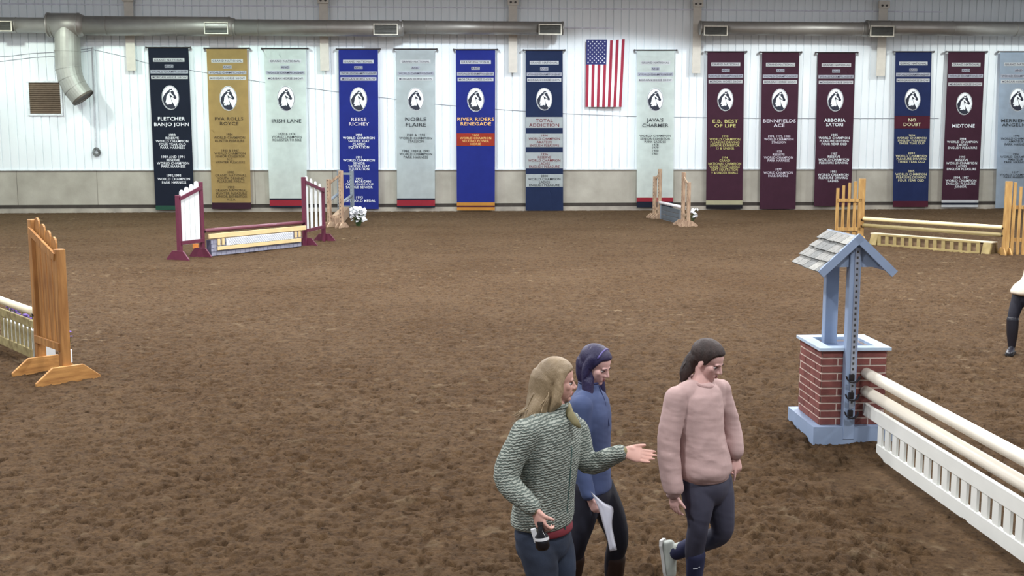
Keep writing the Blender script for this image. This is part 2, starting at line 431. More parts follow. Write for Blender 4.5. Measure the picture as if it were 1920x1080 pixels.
# ------------------------------------------------------------------ air ducts
m_duct = mat('galvanised_duct', (158, 155, 150), 0.45, 0.6, 0.06, 3)
m_duct2 = mat('pale_duct', (158, 158, 152), 0.5, 0.4, 0.05, 3)
m_vframe = mat('vent_frame', (210, 205, 190), 0.5)
m_louv = mat('vent_louvre', (92, 92, 88), 0.6, 0.3)
DD = 0.85
def duct(segs, vents, label, group, elbow=False):
    """segs: (u0, u1, v0, v1) top and bottom edges in the picture"""
    a = WP(segs[0][0], (segs[0][2] + segs[0][3]) / 2, DD)
    t = thing('air_duct', a, label, 'duct', group)
    sc = FOC / (WY - DD)
    for j, (u0, u1, v0, v1) in enumerate(segs):
        r = (v1 - v0) / 2 / sc; vc = (v0 + v1) / 2
        A, B = WP(u0, vc, DD), WP(u1, vc, DD); h = (A.z + B.z) / 2; A.z = B.z = h
        d = (B - A).normalized()
        bm = bmesh.new()
        pts, rr = [A, B], [r, r]
        if j + 1 < len(segs):
            r2 = (segs[j + 1][3] - segs[j + 1][2]) / 2 / sc
            pts.append(B + d * 0.22); rr.append(r2)
        tube(bm, pts, rr, 28)
        L_ = (B - A).length
        x = 0.9
        while x < L_ - 0.3:
            c = A + d * x; tube(bm, [c - d * 0.012, c + d * 0.012], r + 0.008, 28); x += 2.6
        for e in (0, L_):
            c = A + d * e; tube(bm, [c - d * 0.03, c + d * 0.03], r + 0.014, 28)
        obj('duct_pipe', bm, m_duct, t, True)
    for (u0, v0, u1, v1) in vents:
        vc = (v0 + v1) / 2
        A, B = WP(u0, v0, DD + 0.36), WP(u1, v1, DD + 0.36)
        c = (A + B) / 2; w = abs(s_of(B) - s_of(A)); hh = abs(A.z - B.z)
        bm = bmesh.new()
        for k in (-1, 1):
            box(bm, c + Z3 * k * (hh / 2 - 0.02), WT, WN, Z3, w, 0.05, 0.035)
            box(bm, c + WT * k * (w / 2 - 0.02), WT, WN, Z3, 0.035, 0.05, hh - 0.07)
        box(bm, c - WN * 0.13, WT, WN, Z3, w - 0.04, 0.20, hh - 0.04, 1)
        fr = obj('vent_collar', bm, [m_vframe, m_duct], t)
        bm = bmesh.new()
        n = 7
        for k in range(n):
            box(bm, c + Z3 * ((k + 0.5) / n - 0.5) * (hh - 0.08) - WN * 0.005, WT, (WN - Z3 * 0.6).normalized(), (Z3 + WN * 0.6).normalized(), w - 0.08, 0.035, 0.008)
        box(bm, c - WN * 0.022, WT, WN, Z3, w - 0.08, 0.006, hh - 0.08)
        obj('louvre', bm, m_louv, fr)
    return t
d1 = duct([(-150, 88, 33, 60), (92, 148, 26, 68), (155, 430, 32, 66), (440, 747, 38, 67), (755, 1055, 40, 64)],
          [(-8, 39, 23, 59), (382, 41, 428, 64), (700, 44, 746, 66), (1010, 45, 1053, 65)],
          'long galvanised air duct stepping down in size along the left side of the far wall', 'air ducts under the eave')
d2 = duct([(1313, 1615, 41, 66), (1625, 1990, 40, 67)],
          [(1320, 48, 1364, 67), (1632, 48, 1676, 69)],
          'shorter galvanised air duct along the right side of the far wall', 'air ducts under the eave')
# elbow hanging from the left duct
bm = bmesh.new()
sc = FOC / (WY - DD)
pth = [((126, 50), 20), ((126.5, 70), 21.5), ((127, 96), 22), ((128, 128), 22), ((132, 146), 22), ((141, 165), 21.5), ((156, 184), 20.5)]
pp = [WP(*a, DD) for a, _ in pth]; rr = [r / sc for _, r in pth]
tube(bm, pp, rr, 28, cap=False)
for k in (2, 3, 4, 5):
    d = (pp[k + 1] - pp[k]).normalized() if k < 6 else (pp[k] - pp[k - 1]).normalized()
    tube(bm, [pp[k] - d * 0.015, pp[k] + d * 0.015], rr[k] + 0.012, 28, cap=False)
el = obj('elbow_pipe', bm, m_duct2, d1)
bm = bmesh.new()
d = (pp[6] - pp[5]).normalized()
tube(bm, [pp[6] - d * 0.05, pp[6] + d * 0.02], [rr[6] + 0.01, rr[6] + 0.01], 28, cap=False)
tube(bm, [pp[6] - d * 0.04, pp[6] - d * 0.03], [rr[6] - 0.01, rr[6] - 0.012], 28)
obj('outlet_rim', bm, mat('duct_mouth', (88, 80, 72), 0.6, 0.4), el)

# square intake grille
A, B = WP(53, 154, 0.08), WP(116, 214, 0.08); c = (A + B) / 2; w = s_of(B) - s_of(A); hh = A.z - B.z
t = thing('intake_grille', c - Z3 * hh / 2, 'square brown intake grille with a white frame below the left duct', 'vent')
bm = bmesh.new()
for k in (-1, 1):
    box(bm, c + Z3 * k * (hh / 2 + 0.02), WT, WN, Z3, w + 0.12, 0.08, 0.07)
    box(bm, c + WT * k * (w / 2 + 0.02), WT, WN, Z3, 0.07, 0.08, hh)
obj('frame', bm, m_trim, t)
bm = bmesh.new()
box(bm, c - WN * 0.02, WT, WN, Z3, w, 0.01, hh)
for k in range(16): box(bm, c + Z3 * ((k + 0.5) / 16 - 0.5) * hh, WT, (WN - Z3).normalized(), (Z3 + WN).normalized(), w, 0.03, 0.012)
obj('louvre', bm, mat('brown_mesh', (100, 84, 68), 0.7), t)

# conduit with the coiled hose end
t = thing('wall_hose', WP(181, 293, 0.12), 'thin white pipe with a round coiled end hanging beside the duct outlet', 'hose')
bm = bmesh.new(); tube(bm, [WP(174, 88, 0.125), WP(178, 190, 0.125), WP(180, 276, 0.125)], 0.028, 8)
obj('pipe', bm, mat('pipe_white', (190, 194, 200), 0.5), t)
bm = bmesh.new()
cc = WP(181, 284.5, 0.14)
for rad in (0.13, 0.09):
    tube(bm, [cc + WT * rad * math.cos(a) + Z3 * rad * 1.15 * math.sin(a) + WN * 0.04 * math.sin(a * 2) for a in np.linspace(0, 2 * math.pi, 19)], 0.030, 8)
obj('coil', bm, mat('hose_grey', (110, 112, 112), 0.45, 0.2), t)
# sagging wires across the siding
m_wire = mat('grey_wire', (135, 138, 150), 0.6)
for nm, pts, lab in (('wire', [(-30, 119), (60, 108), (120, 104), (176, 93), (225, 104), (275, 118), (390, 137), (480, 152), (600, 168), (710, 182), (814, 195), (930, 205), (1060, 213), (1180, 218), (1300, 220), (1460, 222), (1640, 222), (1760, 222)], 'long thin grey wire sagging across the white siding behind the banners'),
                     ('wire', [(-30, 104), (10, 106), (60, 100), (120, 97), (176, 90)], 'short thin grey wire ending at the pipe left of the navy banner')):
    bm = bmesh.new(); tube(bm, [WP(u, v, 0.064) for u, v in pts], 0.010, 6)
    tag(obj(nm, bm, m_wire), lab, 'wire')
# ------------------------------------------------------------------ banners
def text_mesh(lines, cap, pitch, width, bold=0.02):
    """centred block of capitals; x right, y down from the first line's middle, in picture pixels"""
    cu = bpy.data.curves.new('t', 'FONT'); cu.body = '\n'.join(lines); cu.align_x = 'CENTER'
    cu.size = 1.0; cu.space_line = 1.0; cu.resolution_u = 2; cu.offset = bold; cu.space_character = 1.06
    o = bpy.data.objects.new('t', cu); COL.objects.link(o)
    bpy.context.view_layer.update()
    me = bpy.data.meshes.new_from_object(o.evaluated_get(bpy.context.evaluated_depsgraph_get()))
    bpy.data.objects.remove(o); bpy.data.curves.remove(cu)
    n = len(me.vertices); co = np.empty(n * 3); me.vertices.foreach_get('co', co); co = co.reshape(-1, 3)
    faces = [tuple(p.vertices) for p in me.polygons]; bpy.data.meshes.remove(me)
    line = np.clip(np.round((0.35 - co[:, 1]) / 1.0), 0, len(lines) - 1)
    yin = co[:, 1] + line * 1.0 - 0.35                 # within the line, centred on the capitals
    x = co[:, 0] * (width / max(1e-3, co[:, 0].max() - co[:, 0].min()))
    y = line * pitch - yin / 0.70 * cap
    return x, y, faces
class Banner:
    def __init__(s, tl, tr, vt, bl, br, vb, root, wave=0.012, seed=0):
        s.tl, s.tr, s.vt, s.bl, s.br, s.vb, s.root, s.wave, s.seed = tl, tr, vt, bl, br, vb, root, wave, seed
    def at(s, x, v, d=0.0):
        """x in pixels from the banner's middle"""
        k = (v - s.vt) / (s.vb - s.vt)
        l = s.tl + (s.bl - s.tl) * k; r = s.tr + (s.br - s.tr) * k
        w = (s.tr - s.tl); uu = (l + r) / 2 + x * (r - l) / w
        q = x / w
        ripple = s.wave * math.sin(q * 9 + s.seed) * min(1, max(0, k * 1.2)) + s.wave * 1.4 * math.sin(q * 4.1 + k * 2.2 + s.seed * 2) * k
        return WP(uu, v, 0.25 + ripple + d)
    def patch(s, name, x0, x1, v0, v1, d, m, parent=None, nx=14, ny=2, bow=0):
        bm = bmesh.new(); g = []; ny = max(ny, int(abs(v1 - v0) / 8) + 1)
        for j in range(ny + 1):
            vv = v0 + (v1 - v0) * j / ny
            g.append([bm.verts.new(s.at(x0 + (x1 - x0) * i / nx, vv + bow * (4 * (i / nx - 0.5) ** 2 - 1), d)) for i in range(nx + 1)])
        for j in range(ny):
            for i in range(nx): bm.faces.new((g[j][i], g[j][i + 1], g[j + 1][i + 1], g[j + 1][i]))
        r = bmesh.ops.solidify(bm, geom=list(bm.faces), thickness=0.004)
        return obj(name, bm, m, parent or s.root, False)
    def text(s, name, lines, v, pitch, cap, width, m, parent=None, d=0.008, x=0, bold=0.02):
        tx, ty, f = text_mesh(lines, cap, pitch, width, bold)
        co = [s.at(float(a) + x, v + float(b_), d) for a, b_ in zip(tx, ty)]
        return from_arrays(name, co, f, m, parent or s.root)
    def poly(s, bm, pts, cx, cv, hw, hh, d, mi=0):
        bm.faces.new([bm.verts.new(s.at(cx + a * hw, cv + b_ * hh, d)) for a, b_ in pts]).material_index = mi
m_rod = mat('banner_rod', (78, 74, 76), 0.4, 0.6)
m_ink = mat('emblem_ink', (26, 30, 48), 0.7); m_wht = mat('emblem_white', (232, 236, 240), 0.7)
m_plate = mat('header_plate', (205, 208, 220), 0.7); m_ptxt = mat('header_ink', (52, 50, 74), 0.7)
def cloth(name, rgb): return mat('cloth_' + name, rgb, 0.85, 0, 0.05, 3.0, 0.002, 400)
C_ = dict(navy=(28, 36, 56), gold=(190, 162, 106), pale=(228, 236, 232), blue=(40, 54, 152), grey=(206, 214, 216), maroon=(80, 42, 62), dblue=(40, 54, 104),
          green=(52, 98, 80), plum=(66, 34, 52), red=(176, 50, 66), orange=(226, 160, 72), rust=(188, 66, 46), cream=(210, 205, 170), white=(236, 238, 240),
          black=(30, 28, 36), navy2=(36, 52, 92), lgrey=(182, 196, 212), wtext=(225, 228, 235), dtext=(42, 46, 52), ytext=(190, 180, 118), dred=(96, 36, 56), gtext=(70, 56, 36), otext=(224, 176, 110), rtext=(110, 40, 48), lav=(205, 196, 210))
def CM(k): return cloth(k, C_[k])
HDR = ['GRAND NATIONAL', 'AND', 'WORLD CHAMPIONSHIP', 'MORGAN HORSE SHOW']
def horse(B, parent_root, cv, hw, hh):
    bm = bmesh.new()
    th = [2 * math.pi * k / 40 for k in range(40)]
    B.poly(bm, [(math.cos(a), math.sin(a)) for a in th], 0, cv, hw, hh, 0.012, 0)
    e = obj('emblem', bm, [m_wht], parent_root)
    bm = bmesh.new()
    def T(x, y): return ((x - 530) / 170, (y - 465) / 240)
    rim_o = [(math.cos(a) * 0.97, math.sin(a) * 0.97) for a in th]; rim_i = [(math.cos(a) * 0.93, math.sin(a) * 0.94) for a in th]
    for i in range(40):
        j = (i + 1) % 40; B.poly(bm, [rim_o[i], rim_o[j], rim_i[j], rim_i[i]], 0, cv, hw, hh, 0.016)
    dark = [(378, 475), (400, 430), (440, 375), (495, 325), (520, 305), (522, 280), (540, 300), (575, 285), (570, 318), (600, 345), (612, 390), (652, 455), (645, 485), (612, 488), (585, 462), (545, 448), (540, 480), (572, 560), (622, 650), (585, 678), (530, 688), (470, 668), (425, 625), (392, 565)]
    B.poly(bm, [T(*p) for p in dark], 0, cv, hw, hh, 0.017)
    hd = obj('horse_head', bm, [m_ink], e)
    bm = bmesh.new()
    for pl in ([(478, 400), (508, 372), (520, 430), (545, 510), (558, 575), (540, 600), (515, 585), (498, 598), (462, 602), (440, 596), (462, 560), (430, 560), (448, 500), (455, 440)],
               [(505, 372), (540, 352), (548, 385), (585, 420), (600, 450), (585, 455), (545, 420), (520, 400)], [(505, 340), (545, 318), (575, 322), (540, 345)]):
        B.poly(bm, [T(*p) for p in pl], 0, cv, hw, hh, 0.022)
    obj('mane', bm, [m_wht], e)
def banner(tl, tr, vt, bl, br, vb, base, label, name, nv, npitch, ncap, nwidth, ncol, blocks, tcol, bands=(), panels=(), plates=None, emb=93, seed=0, header=True, hemv=None, namepatch=None):
    t = thing('banner', WP((bl + br) / 2, vb, 0.16), label, 'banner', 'championship banners on the far wall')
    B = Banner(tl, tr, vt, bl, br, vb, t, seed=seed); W = tr - tl; hw = W / 2
    fabric = B.patch('fabric', -hw, hw, vt, vb, 0, CM(base), ny=30)
    bm = bmesh.new(); tube(bm, [WP(tl - 4, vt - 1, 0.26), WP(tr + 4, vt - 1, 0.26)], 0.028, 8)
    for uu in (tl - 4, tr + 4): tube(bm, [WP(uu, vt - 1, 0.05), WP(uu, vt - 1, 0.28)], 0.04, 8)
    obj('rod', bm, m_rod, t)
    plates = plates or (22.5, 34.0, 44.5, 55.0)
    for k, (o, w, hh) in enumerate(zip(plates, (58, 16, 70, 68), (3.4, 2.9, 3.3, 3.2))):
        w = w * W / 74
        pl = B.patch('header_plate', -w / 2, w / 2, vt + o - hh, vt + o + hh, 0.012, CM('white') if k in (0, 3) else m_plate)
        B.text('lettering', [HDR[k]], vt + o, 6, 3.6, w * 0.93, m_ptxt, pl, 0.022, bold=0.004)
    if W > 20: horse(B, t, vt + emb, 16 * W / 74, 22.5 * (W / 74))
    if namepatch: B.patch('name_panel', -hw, hw, namepatch[0], namepatch[1], 0.012, CM(namepatch[2]))
    for (v0, v1, cn) in panels: B.patch('panel', -hw * 0.985, hw * 0.985, v0, v1, 0.012, CM(cn))
    B.text('name_lettering', name, nv, npitch, ncap, nwidth, CM(ncol), d=0.022, bold=0.010)
    for (v0, v1, w, lines, *cc) in blocks:
        pt = (v1 - v0) / max(1, len(lines) - 1)
        B.text('record_lettering', lines, v0, pt, min(4.6, pt * 0.78) if len(lines) > 1 else 4.4, w, CM(cc[0] if cc else tcol), d=0.022, bold=0.007)
    for (v0, v1, cn) in bands: B.patch('hem_band', -hw, hw, v0, v1, 0.012, CM(cn), bow=0)
    return B
WC = 'WORLD CHAMPION'
banner(277.7, 353, 90, 292, 365, 393.5, 'navy', 'navy banner with white lettering and a green bottom hem, leftmost on the far wall',
       ['FLETCHER', 'BANJO JOHN'], 222.5, 10.6, 6.4, 66, 'wtext',
       [(253, 276.5, 62, ['1990', 'RESERVE', WC, 'FOUR YEAR OLD', 'PARK HARNESS']), (294, 312, 62, ['1989 AND 1991', 'RESERVE', WC, 'PARK HARNESS']), (329, 342, 62, ['1992,1993', WC, 'PARK HARNESS'])],
       'wtext', bands=[(385.5, 393.5, 'green')], seed=0.3)
banner(387, 463, 91.6, 398, 471, 392, 'gold', 'gold tan banner with dark lettering and a dark plum bottom band', ['FVA ROLLS', 'ROYCE'], 222.5, 9, 6, 54, 'gtext',
       [(252, 264, 60, ['1984', WC, 'HUNTER PLEASURE']), (282, 304, 60, ['1985 & 1987', WC, 'JUNIOR EXHIBITOR', 'N.C.', 'HUNTER PLEASURE']), (323, 340, 60, ['1990', 'GRAND NATIONAL', 'YOUTH DRIVING', 'PLEASURE FINALS']), (351, 374, 62, ['1992', 'GRAND NATIONAL', 'HUNTER PLEASURE', 'JUNIOR EXHIBITOR', 'N.E.A.'])],
       'gtext', bands=[(380, 392, 'plum')], seed=1.3)
banner(494.7, 573, 92, 506, 575.7, 389, 'pale', 'pale grey-green banner with red and navy bottom bands behind the maroon jump', ['IRISH LANE'], 226.5, 9, 6.6, 58, 'dtext',
       [(251, 262.5, 60, ['1972 & 1974', WC, 'ROADSTER TO BIKE'])], 'dtext', bands=[(372, 375, 'navy'), (375, 386, 'red'), (386, 389, 'navy')], seed=2.1)
banner(635, 708.5, 93, 637.5, 710, 392, 'blue', 'royal blue banner with white lettering down to its foot, behind the white flowers', ['REESE', 'RICHEY'], 223.8, 8.6, 6.2, 38, 'lav',
       [(253, 276, 60, ['1990', WC, 'SADDLE SEAT', 'CLASSIC', 'EQUITATION']), (295, 317, 60, ['1991', WC, 'SENIOR', 'SADDLE SEAT', 'EQUITATION']), (335, 351, 54, ['1992', 'USA MORGAN', 'CHALLENGE CUP', 'SADDLE SENIOR']), (370, 376.5, 62, ['1993', 'USET GOLD MEDAL'])],
       'wtext', seed=3.0)
banner(743, 815, 93, 744.5, 815.5, 389, 'grey', 'light grey banner between the two royal blue banners', ['NOBLE', 'FLAIRE'], 223.3, 10.5, 7, 40, 'dtext',
       [(253, 265, 62, ['1989 & 1990', WC, 'STALLION']), (283, 294.5, 62, ['1988, 1989 & 1991', WC, 'PARK HARNESS'])], 'dtext', bands=[(372, 375, 'navy'), (375, 386, 'red'), (386, 389, 'navy')], seed=4.2)
banner(854.6, 928.5, 94, 856.7, 927.6, 394.5, 'blue', 'royal blue banner with a rust red panel and two orange bands at the foot', ['RIVER RIDERS', 'RENEGADE'], 223.3, 8.8, 6.2, 70, 'otext',
       [(253.5, 270, 60, ['2000', WC, 'SECOND POWER', 'HORSE'])], 'otext', panels=[(250, 273.5, 'rust')], bands=[(379.5, 385.5, 'orange'), (385.5, 388.5, 'dred'), (388.5, 394.5, 'orange')], seed=5)
banner(985.6, 1055, 95, 985.6, 1056, 395, 'navy2', 'navy banner with four white lettered panels, left of the flag', ['TOTAL', 'ADDICTION'], 226, 8.6, 6.2, 56, 'rtext',
       [(254, 272.5, 58, ['1994', WC, 'AMATEUR', 'ENGLISH PLEASURE'], 'rtext'), (289, 312.5, 60, ['1996', 'RESERVE', WC, 'LADIES', 'ENGLISH PLEASURE'], 'rtext'), (330, 347, 60, ['2000', WC, 'LADIES', 'ENGLISH PLEASURE'], 'dtext')],
       'dtext', panels=[(219.5, 240, 'grey'), (250.6, 276, 'grey'), (285.6, 316, 'grey'), (326.6, 350.5, 'grey')], seed=6, emb=91)
banner(1193.7, 1264.7, 95, 1193.7, 1262, 389, 'pale', 'pale banner with red and navy bottom bands, right of the flag', ["JAVA'S", 'CHARMER'], 225, 10, 6.4, 50, 'dtext',
       [(254.5, 288, 60, [WC, 'SENIOR EXHIBITOR', 'PARK SADDLE', '1978', '1979', '1980', '1981'])], 'dtext', bands=[(370.5, 378, 'red'), (378, 389, 'navy')], seed=7, emb=92)
banner(1326.3, 1395.8, 98, 1323.7, 1392, 391.5, 'maroon', 'maroon banner with yellow lettering and cream and black foot, leftmost of the maroon ones', ['E.B. BEST', 'OF LIFE'], 227, 8.8, 6.2, 48, 'ytext',
       [(255.6, 278, 58, ['1990', WC, 'PLEASURE DRIVING', 'JUNIOR EXHIBITOR', '13 & UNDER']), (295.5, 324, 62, ['1994', 'GRAND', 'NATIONAL CHAMPION', 'WALK-TROT SADDLE', 'SEAT EQUITATION', '9 & UNDER FINALS'])],
       'ytext', bands=[(376, 384, 'cream'), (384, 391.5, 'black')], seed=8, emb=89)
banner(1429, 1499, 98.7, 1424, 1491.5, 392, 'maroon', 'plain maroon banner with grey lettering, second of the maroon ones', ['BENNFIELDS', 'ACE'], 226.5, 8.5, 6.2, 62, 'lav',
       [(255.6, 266.6, 56, ['1974, 1975, 1980', WC, 'STALLION']), (284, 301, 56, ['1979', 'RESERVE', WC, 'PARK HARNESS']), (318, 329.6, 56, ['1977', WC, 'PARK SADDLE'])], 'lav', seed=9, emb=89)
banner(1533.7, 1604, 99.5, 1526, 1595.5, 386.6, 'maroon', 'maroon banner with bright white lettering, just behind the far right wooden wing', ['ABBORIA', 'SATORI'], 225.5, 8.2, 6.2, 40, 'wtext',
       [(253, 270, 58, ['1985', WC, 'PLEASURE DRIVING', 'FOUR YEAR OLD']), (288, 305, 58, ['1987', 'RESERVE', WC, 'PLEASURE DRIVING']), (322, 339, 58, ['1991', WC, 'PLEASURE DRIVING', 'LADIES'])], 'wtext', seed=10, emb=88)
banner(1679, 1747, 98, 1674, 1740, 388, 'dblue', 'blue banner with a dark red name patch and dark red foot, above the wooden rail', ['NO', 'DOUBT'], 225, 8.3, 6, 33, 'cream',
       [(253.7, 268.5, 56, ['2004', WC, 'ENGLISH PLEASURE', 'THREE YEAR OLD']), (287, 303, 60, ['2004', WC, 'PLEASURE DRIVING', 'THREE YEAR OLD']), (321, 338, 60, ['2005', WC, 'PLEASURE DRIVING', 'FOUR YEAR OLD'])],
       'cream', bands=[(377, 388, 'dred')], namepatch=(217.5, 241, 'dred'), seed=11, emb=88.6, plates=(21, 33, 42, 52.7))
banner(1778, 1847, 98, 1765, 1834, 388.5, 'maroon', 'maroon banner with two white stripes at its foot', ['MIDTONE'], 236, 8, 6.6, 42, 'wtext',
       [(260.6, 277, 58, ['1994', WC, 'LADIES', 'ENGLISH PLEASURE']), (294.6, 317, 58, ['1995', 'RESERVE', WC, 'LADIES', 'ENGLISH PLEASURE']), (333, 350, 58, ['1994, 1997', WC, 'ENGLISH PLEASURE', 'JUNIOR'])],
       'wtext', bands=[(375, 380, 'white'), (380, 384, 'navy'), (384, 388.5, 'white')], seed=12, emb=96.5, plates=(23, 34, 44.5, 60))
banner(1875.6, 1947, 98, 1866, 1936, 390.5, 'lgrey', 'light grey-blue banner cut off by the right edge, rightmost on the wall', ['MERRIEHILL', 'ANGELICA'], 226, 8, 6, 60, 'dtext',
       [(254.5, 270.5, 58, ['1995', WC, 'AMATEUR', 'PARK HARNESS']), (289, 304, 58, ['1996', WC, 'AMATEUR', 'PARK HARNESS']), (323, 332, 58, ['1997', WC, 'PARK HARNESS'])], 'dtext', seed=13, emb=89)

# ------------------------------------------------------------------ the flag, hung with its stripes upright
t = thing('flag', WP(1131, 201, 0.15), 'red, white and blue striped flag with stars hanging upright between banners', 'flag')
FB = Banner(1099.5, 1171.5, 74.5, 1097.6, 1165.5, 200.5, t, wave=0.02, seed=2.0)
W = 72.0; cw = W * 7 / 13
m_fr = cloth('flag_red', (150, 40, 62)); m_fw = cloth('flag_white', (232, 232, 238)); m_fb = cloth('flag_blue', (44, 48, 104))
bm = bmesh.new()
for k in range(13):
    x0 = -W / 2 + W * k / 13; x1 = x0 + W / 13; sub = 3; ny = 26
    mi = (12 - k) % 2
    g = [[bm.verts.new(FB.at(x0 + (x1 - x0) * i / sub, 74.5 + 126 * j / ny + (1.5 * math.sin((x0 + i * 2) * 0.09 + 1) * (1 - j / ny) if x0 > 1 else 0), 0)) for i in range(sub + 1)] for j in range(ny + 1)]
    for j in range(ny):
        for i in range(sub): bm.faces.new((g[j][i], g[j][i + 1], g[j + 1][i + 1], g[j + 1][i])).material_index = mi
obj('stripes', bm, [m_fr, m_fw], t, True)
bm = bmesh.new(); nx, ny = 12, 14
cx0, cx1, cv0, cv1 = -W / 2, -W / 2 + cw, 74.3, 121
g = [[bm.verts.new(FB.at(cx0 + (cx1 - cx0) * i / nx, cv0 + (cv1 - cv0) * j / ny, 0.006)) for i in range(nx + 1)] for j in range(ny + 1)]
for j in range(ny):
    for i in range(nx): bm.faces.new((g[j][i], g[j][i + 1], g[j + 1][i + 1], g[j + 1][i]))
ca = obj('canton', bm, m_fb, t, True)
bm = bmesh.new()
for r_ in range(11):
    n = 5 if r_ % 2 == 0 else 4
    for k in range(n):
        cx = cx0 + (cx1 - cx0) * ((2 * k + 1 + (r_ % 2)) / 10); cv = cv0 + (cv1 - cv0) * (r_ + 1) / 12
        pts = []
        for a in range(10):
            rad = 1.75 if a % 2 == 0 else 0.75; an = math.pi * a / 5
            pts.append(bm.verts.new(FB.at(cx + rad * math.cos(an), cv + rad * math.sin(an), 0.013)))
        bm.faces.new(pts)
obj('stars', bm, m_fw, ca)
# ------------------------------------------------------------------ jumps
def flat(v): return Vector((v.x, v.y, 0))
def on(v): return Vector((v.x, v.y, fh(v.x, v.y) if v.y < WY - 3 else 0.0))
m_pine = mat('stained_pine', (142, 94, 48), 0.55, 0, 0, 1.6, 0.002, 30, stretch=(9, 9, 1.1), rgb2=(194, 142, 82), lo=0.32, hi=0.66, det=6)
m_pine_f = mat('stained_pine_foot', (160, 108, 56), 0.55, 0, 0, 2.2, 0.002, 30, stretch=(1.5, 1.5, 9), rgb2=(214, 160, 92), lo=0.3, hi=0.66, det=6)
m_maroon = mat('maroon_paint', (98, 40, 62), 0.45, 0, 0.08, 6)
m_white = mat('white_paint', (232, 238, 240), 0.5, 0, 0.03, 5)
m_weather = mat('weathered_wood', (138, 112, 92), 0.8, 0, 0, 2.5, 0.002, 40, stretch=(8, 8, 1.2), rgb2=(184, 158, 132), lo=0.35, hi=0.65)
m_grey = mat('grey_paint', (126, 134, 144), 0.5, 0, 0.08, 6)
m_cupm = mat('jump_cup', (46, 42, 44), 0.5, 0.6)

def wing(name, A, B, ha, hb, n, label, mats, slat_lo=0.32, foot_w=0.72, foot_h=0.20, post=0.10, rail_over=0.06, slat_w=0.09, above=0.0, below_post=0.0, pick_side=1, group='jump wings'):
    """jump wing: tall post at A, short post at B, slats with stepped tops between, a foot board across each post"""
    mp, ms, mf = mats
    A, B = flat(A), flat(B)
    d = (B - A); w = d.length; d.normalize(); s = Vector((-d.y, d.x, 0))
    t = thing(name, Vector((A.x + B.x, A.y + B.y, 0)) / 2, label, 'jump wing', group)
    z0 = min(fh(A.x, A.y), fh(B.x, B.y)) - 0.015 if A.y < WY - 3 else -0.01
    for q, h in ((A, ha), (B, hb)):
        bm = bmesh.new(); box(bm, q + Z3 * ((h + z0 + 0.02) / 2), d, s, Z3, post, post, h - z0 - 0.02); bevel(bm, 0.006)
        obj('post', bm, mp, t)
        for k in (1,):                          # a foot board with sloping ends
            bm = bmesh.new(); c = q + s * 0
            off = d * (post / 2 + 0.001) * k
            prof = [(-foot_w / 2, z0), (foot_w / 2, z0), (foot_w / 2, z0 + 0.045), (foot_w * 0.24, z0 + foot_h), (-foot_w * 0.24, z0 + foot_h), (-foot_w / 2, z0 + 0.045)]
            prism(bm, [c + s * a + Z3 * b + off for a, b in prof], d * 0.042 * k)
            bevel(bm, 0.004)
            obj('foot_board', bm, mf, t)
    rs = -s if s.dot(A) > 0 else s              # rails on the side of the near spectators
    def top(x):  # height of the sloping rail at x along
        return ha + (hb - ha) * x / w
    # sloping top rail and level bottom rail
    bm = bmesh.new(); bar(bm, A + Z3 * (ha - 0.13) + rs * (post * 0.40 + 0.012), B + Z3 * (hb - 0.09) + rs * (post * 0.40 + 0.012), s, 0.03, 0.085); obj('top_rail', bm, mp, t)
    bm = bmesh.new(); bar(bm, A + Z3 * (slat_lo) + rs * (post * 0.40 + 0.012), B + Z3 * (slat_lo) + rs * (post * 0.40 + 0.012), s, 0.03, 0.085); obj('bottom_rail', bm, mp, t)
    for i in range(n):
        x = post / 2 + (w - post) * (i + 0.5) / n
        hh = top(x) + above
        bm = bmesh.new()
        q = A + d * x
        a = slat_w / 2; pr = []
        for ang in np.linspace(0, math.pi, 7): pr.append((a * math.cos(ang), hh - a + a * math.sin(ang)))
        pr += [(-a, slat_lo - 0.06), (a, slat_lo - 0.06)]
        prism(bm, [q + d * u + Z3 * z - s * 0.012 for u, z in pr], s * 0.022)
        obj('slat', bm, ms, t)
    return t, d, s
def pole(name, a, b, r, m, label, group=None, bands=()):
    bm = bmesh.new(); a, b = Vector(a), Vector(b); d = (b - a).normalized()
    e = 0.008
    tube(bm, [a, a + d * e, b - d * e, b], [r - e, r, r, r - e], 20)
    return tag(obj(name, bm, m, None, True), label, 'pole', group)
def fix_smooth(o):
    for p_ in o.data.polygons: p_.use_smooth = len(p_.vertices) == 4
def cup(parent, q, along):
    bm = bmesh.new(); box(bm, q - Z3 * 0.02, along, Z3.cross(along), Z3, 0.03, 0.04, 0.06)
    
    for k in range(6):
        a0, a1 = math.pi + math.pi * k / 6, math.pi + math.pi * (k + 1) / 6
        c = q + along * 0.035
        bar(bm, c + Z3.cross(along) * 0.062 * math.cos(a0) + Z3 * (0.062 * math.sin(a0)), c + Z3.cross(along) * 0.062 * math.cos(a1) + Z3 * (0.062 * math.sin(a1)), along, 0.04, 0.006)
    return obj('pole_cup', bm, m_cupm, parent)

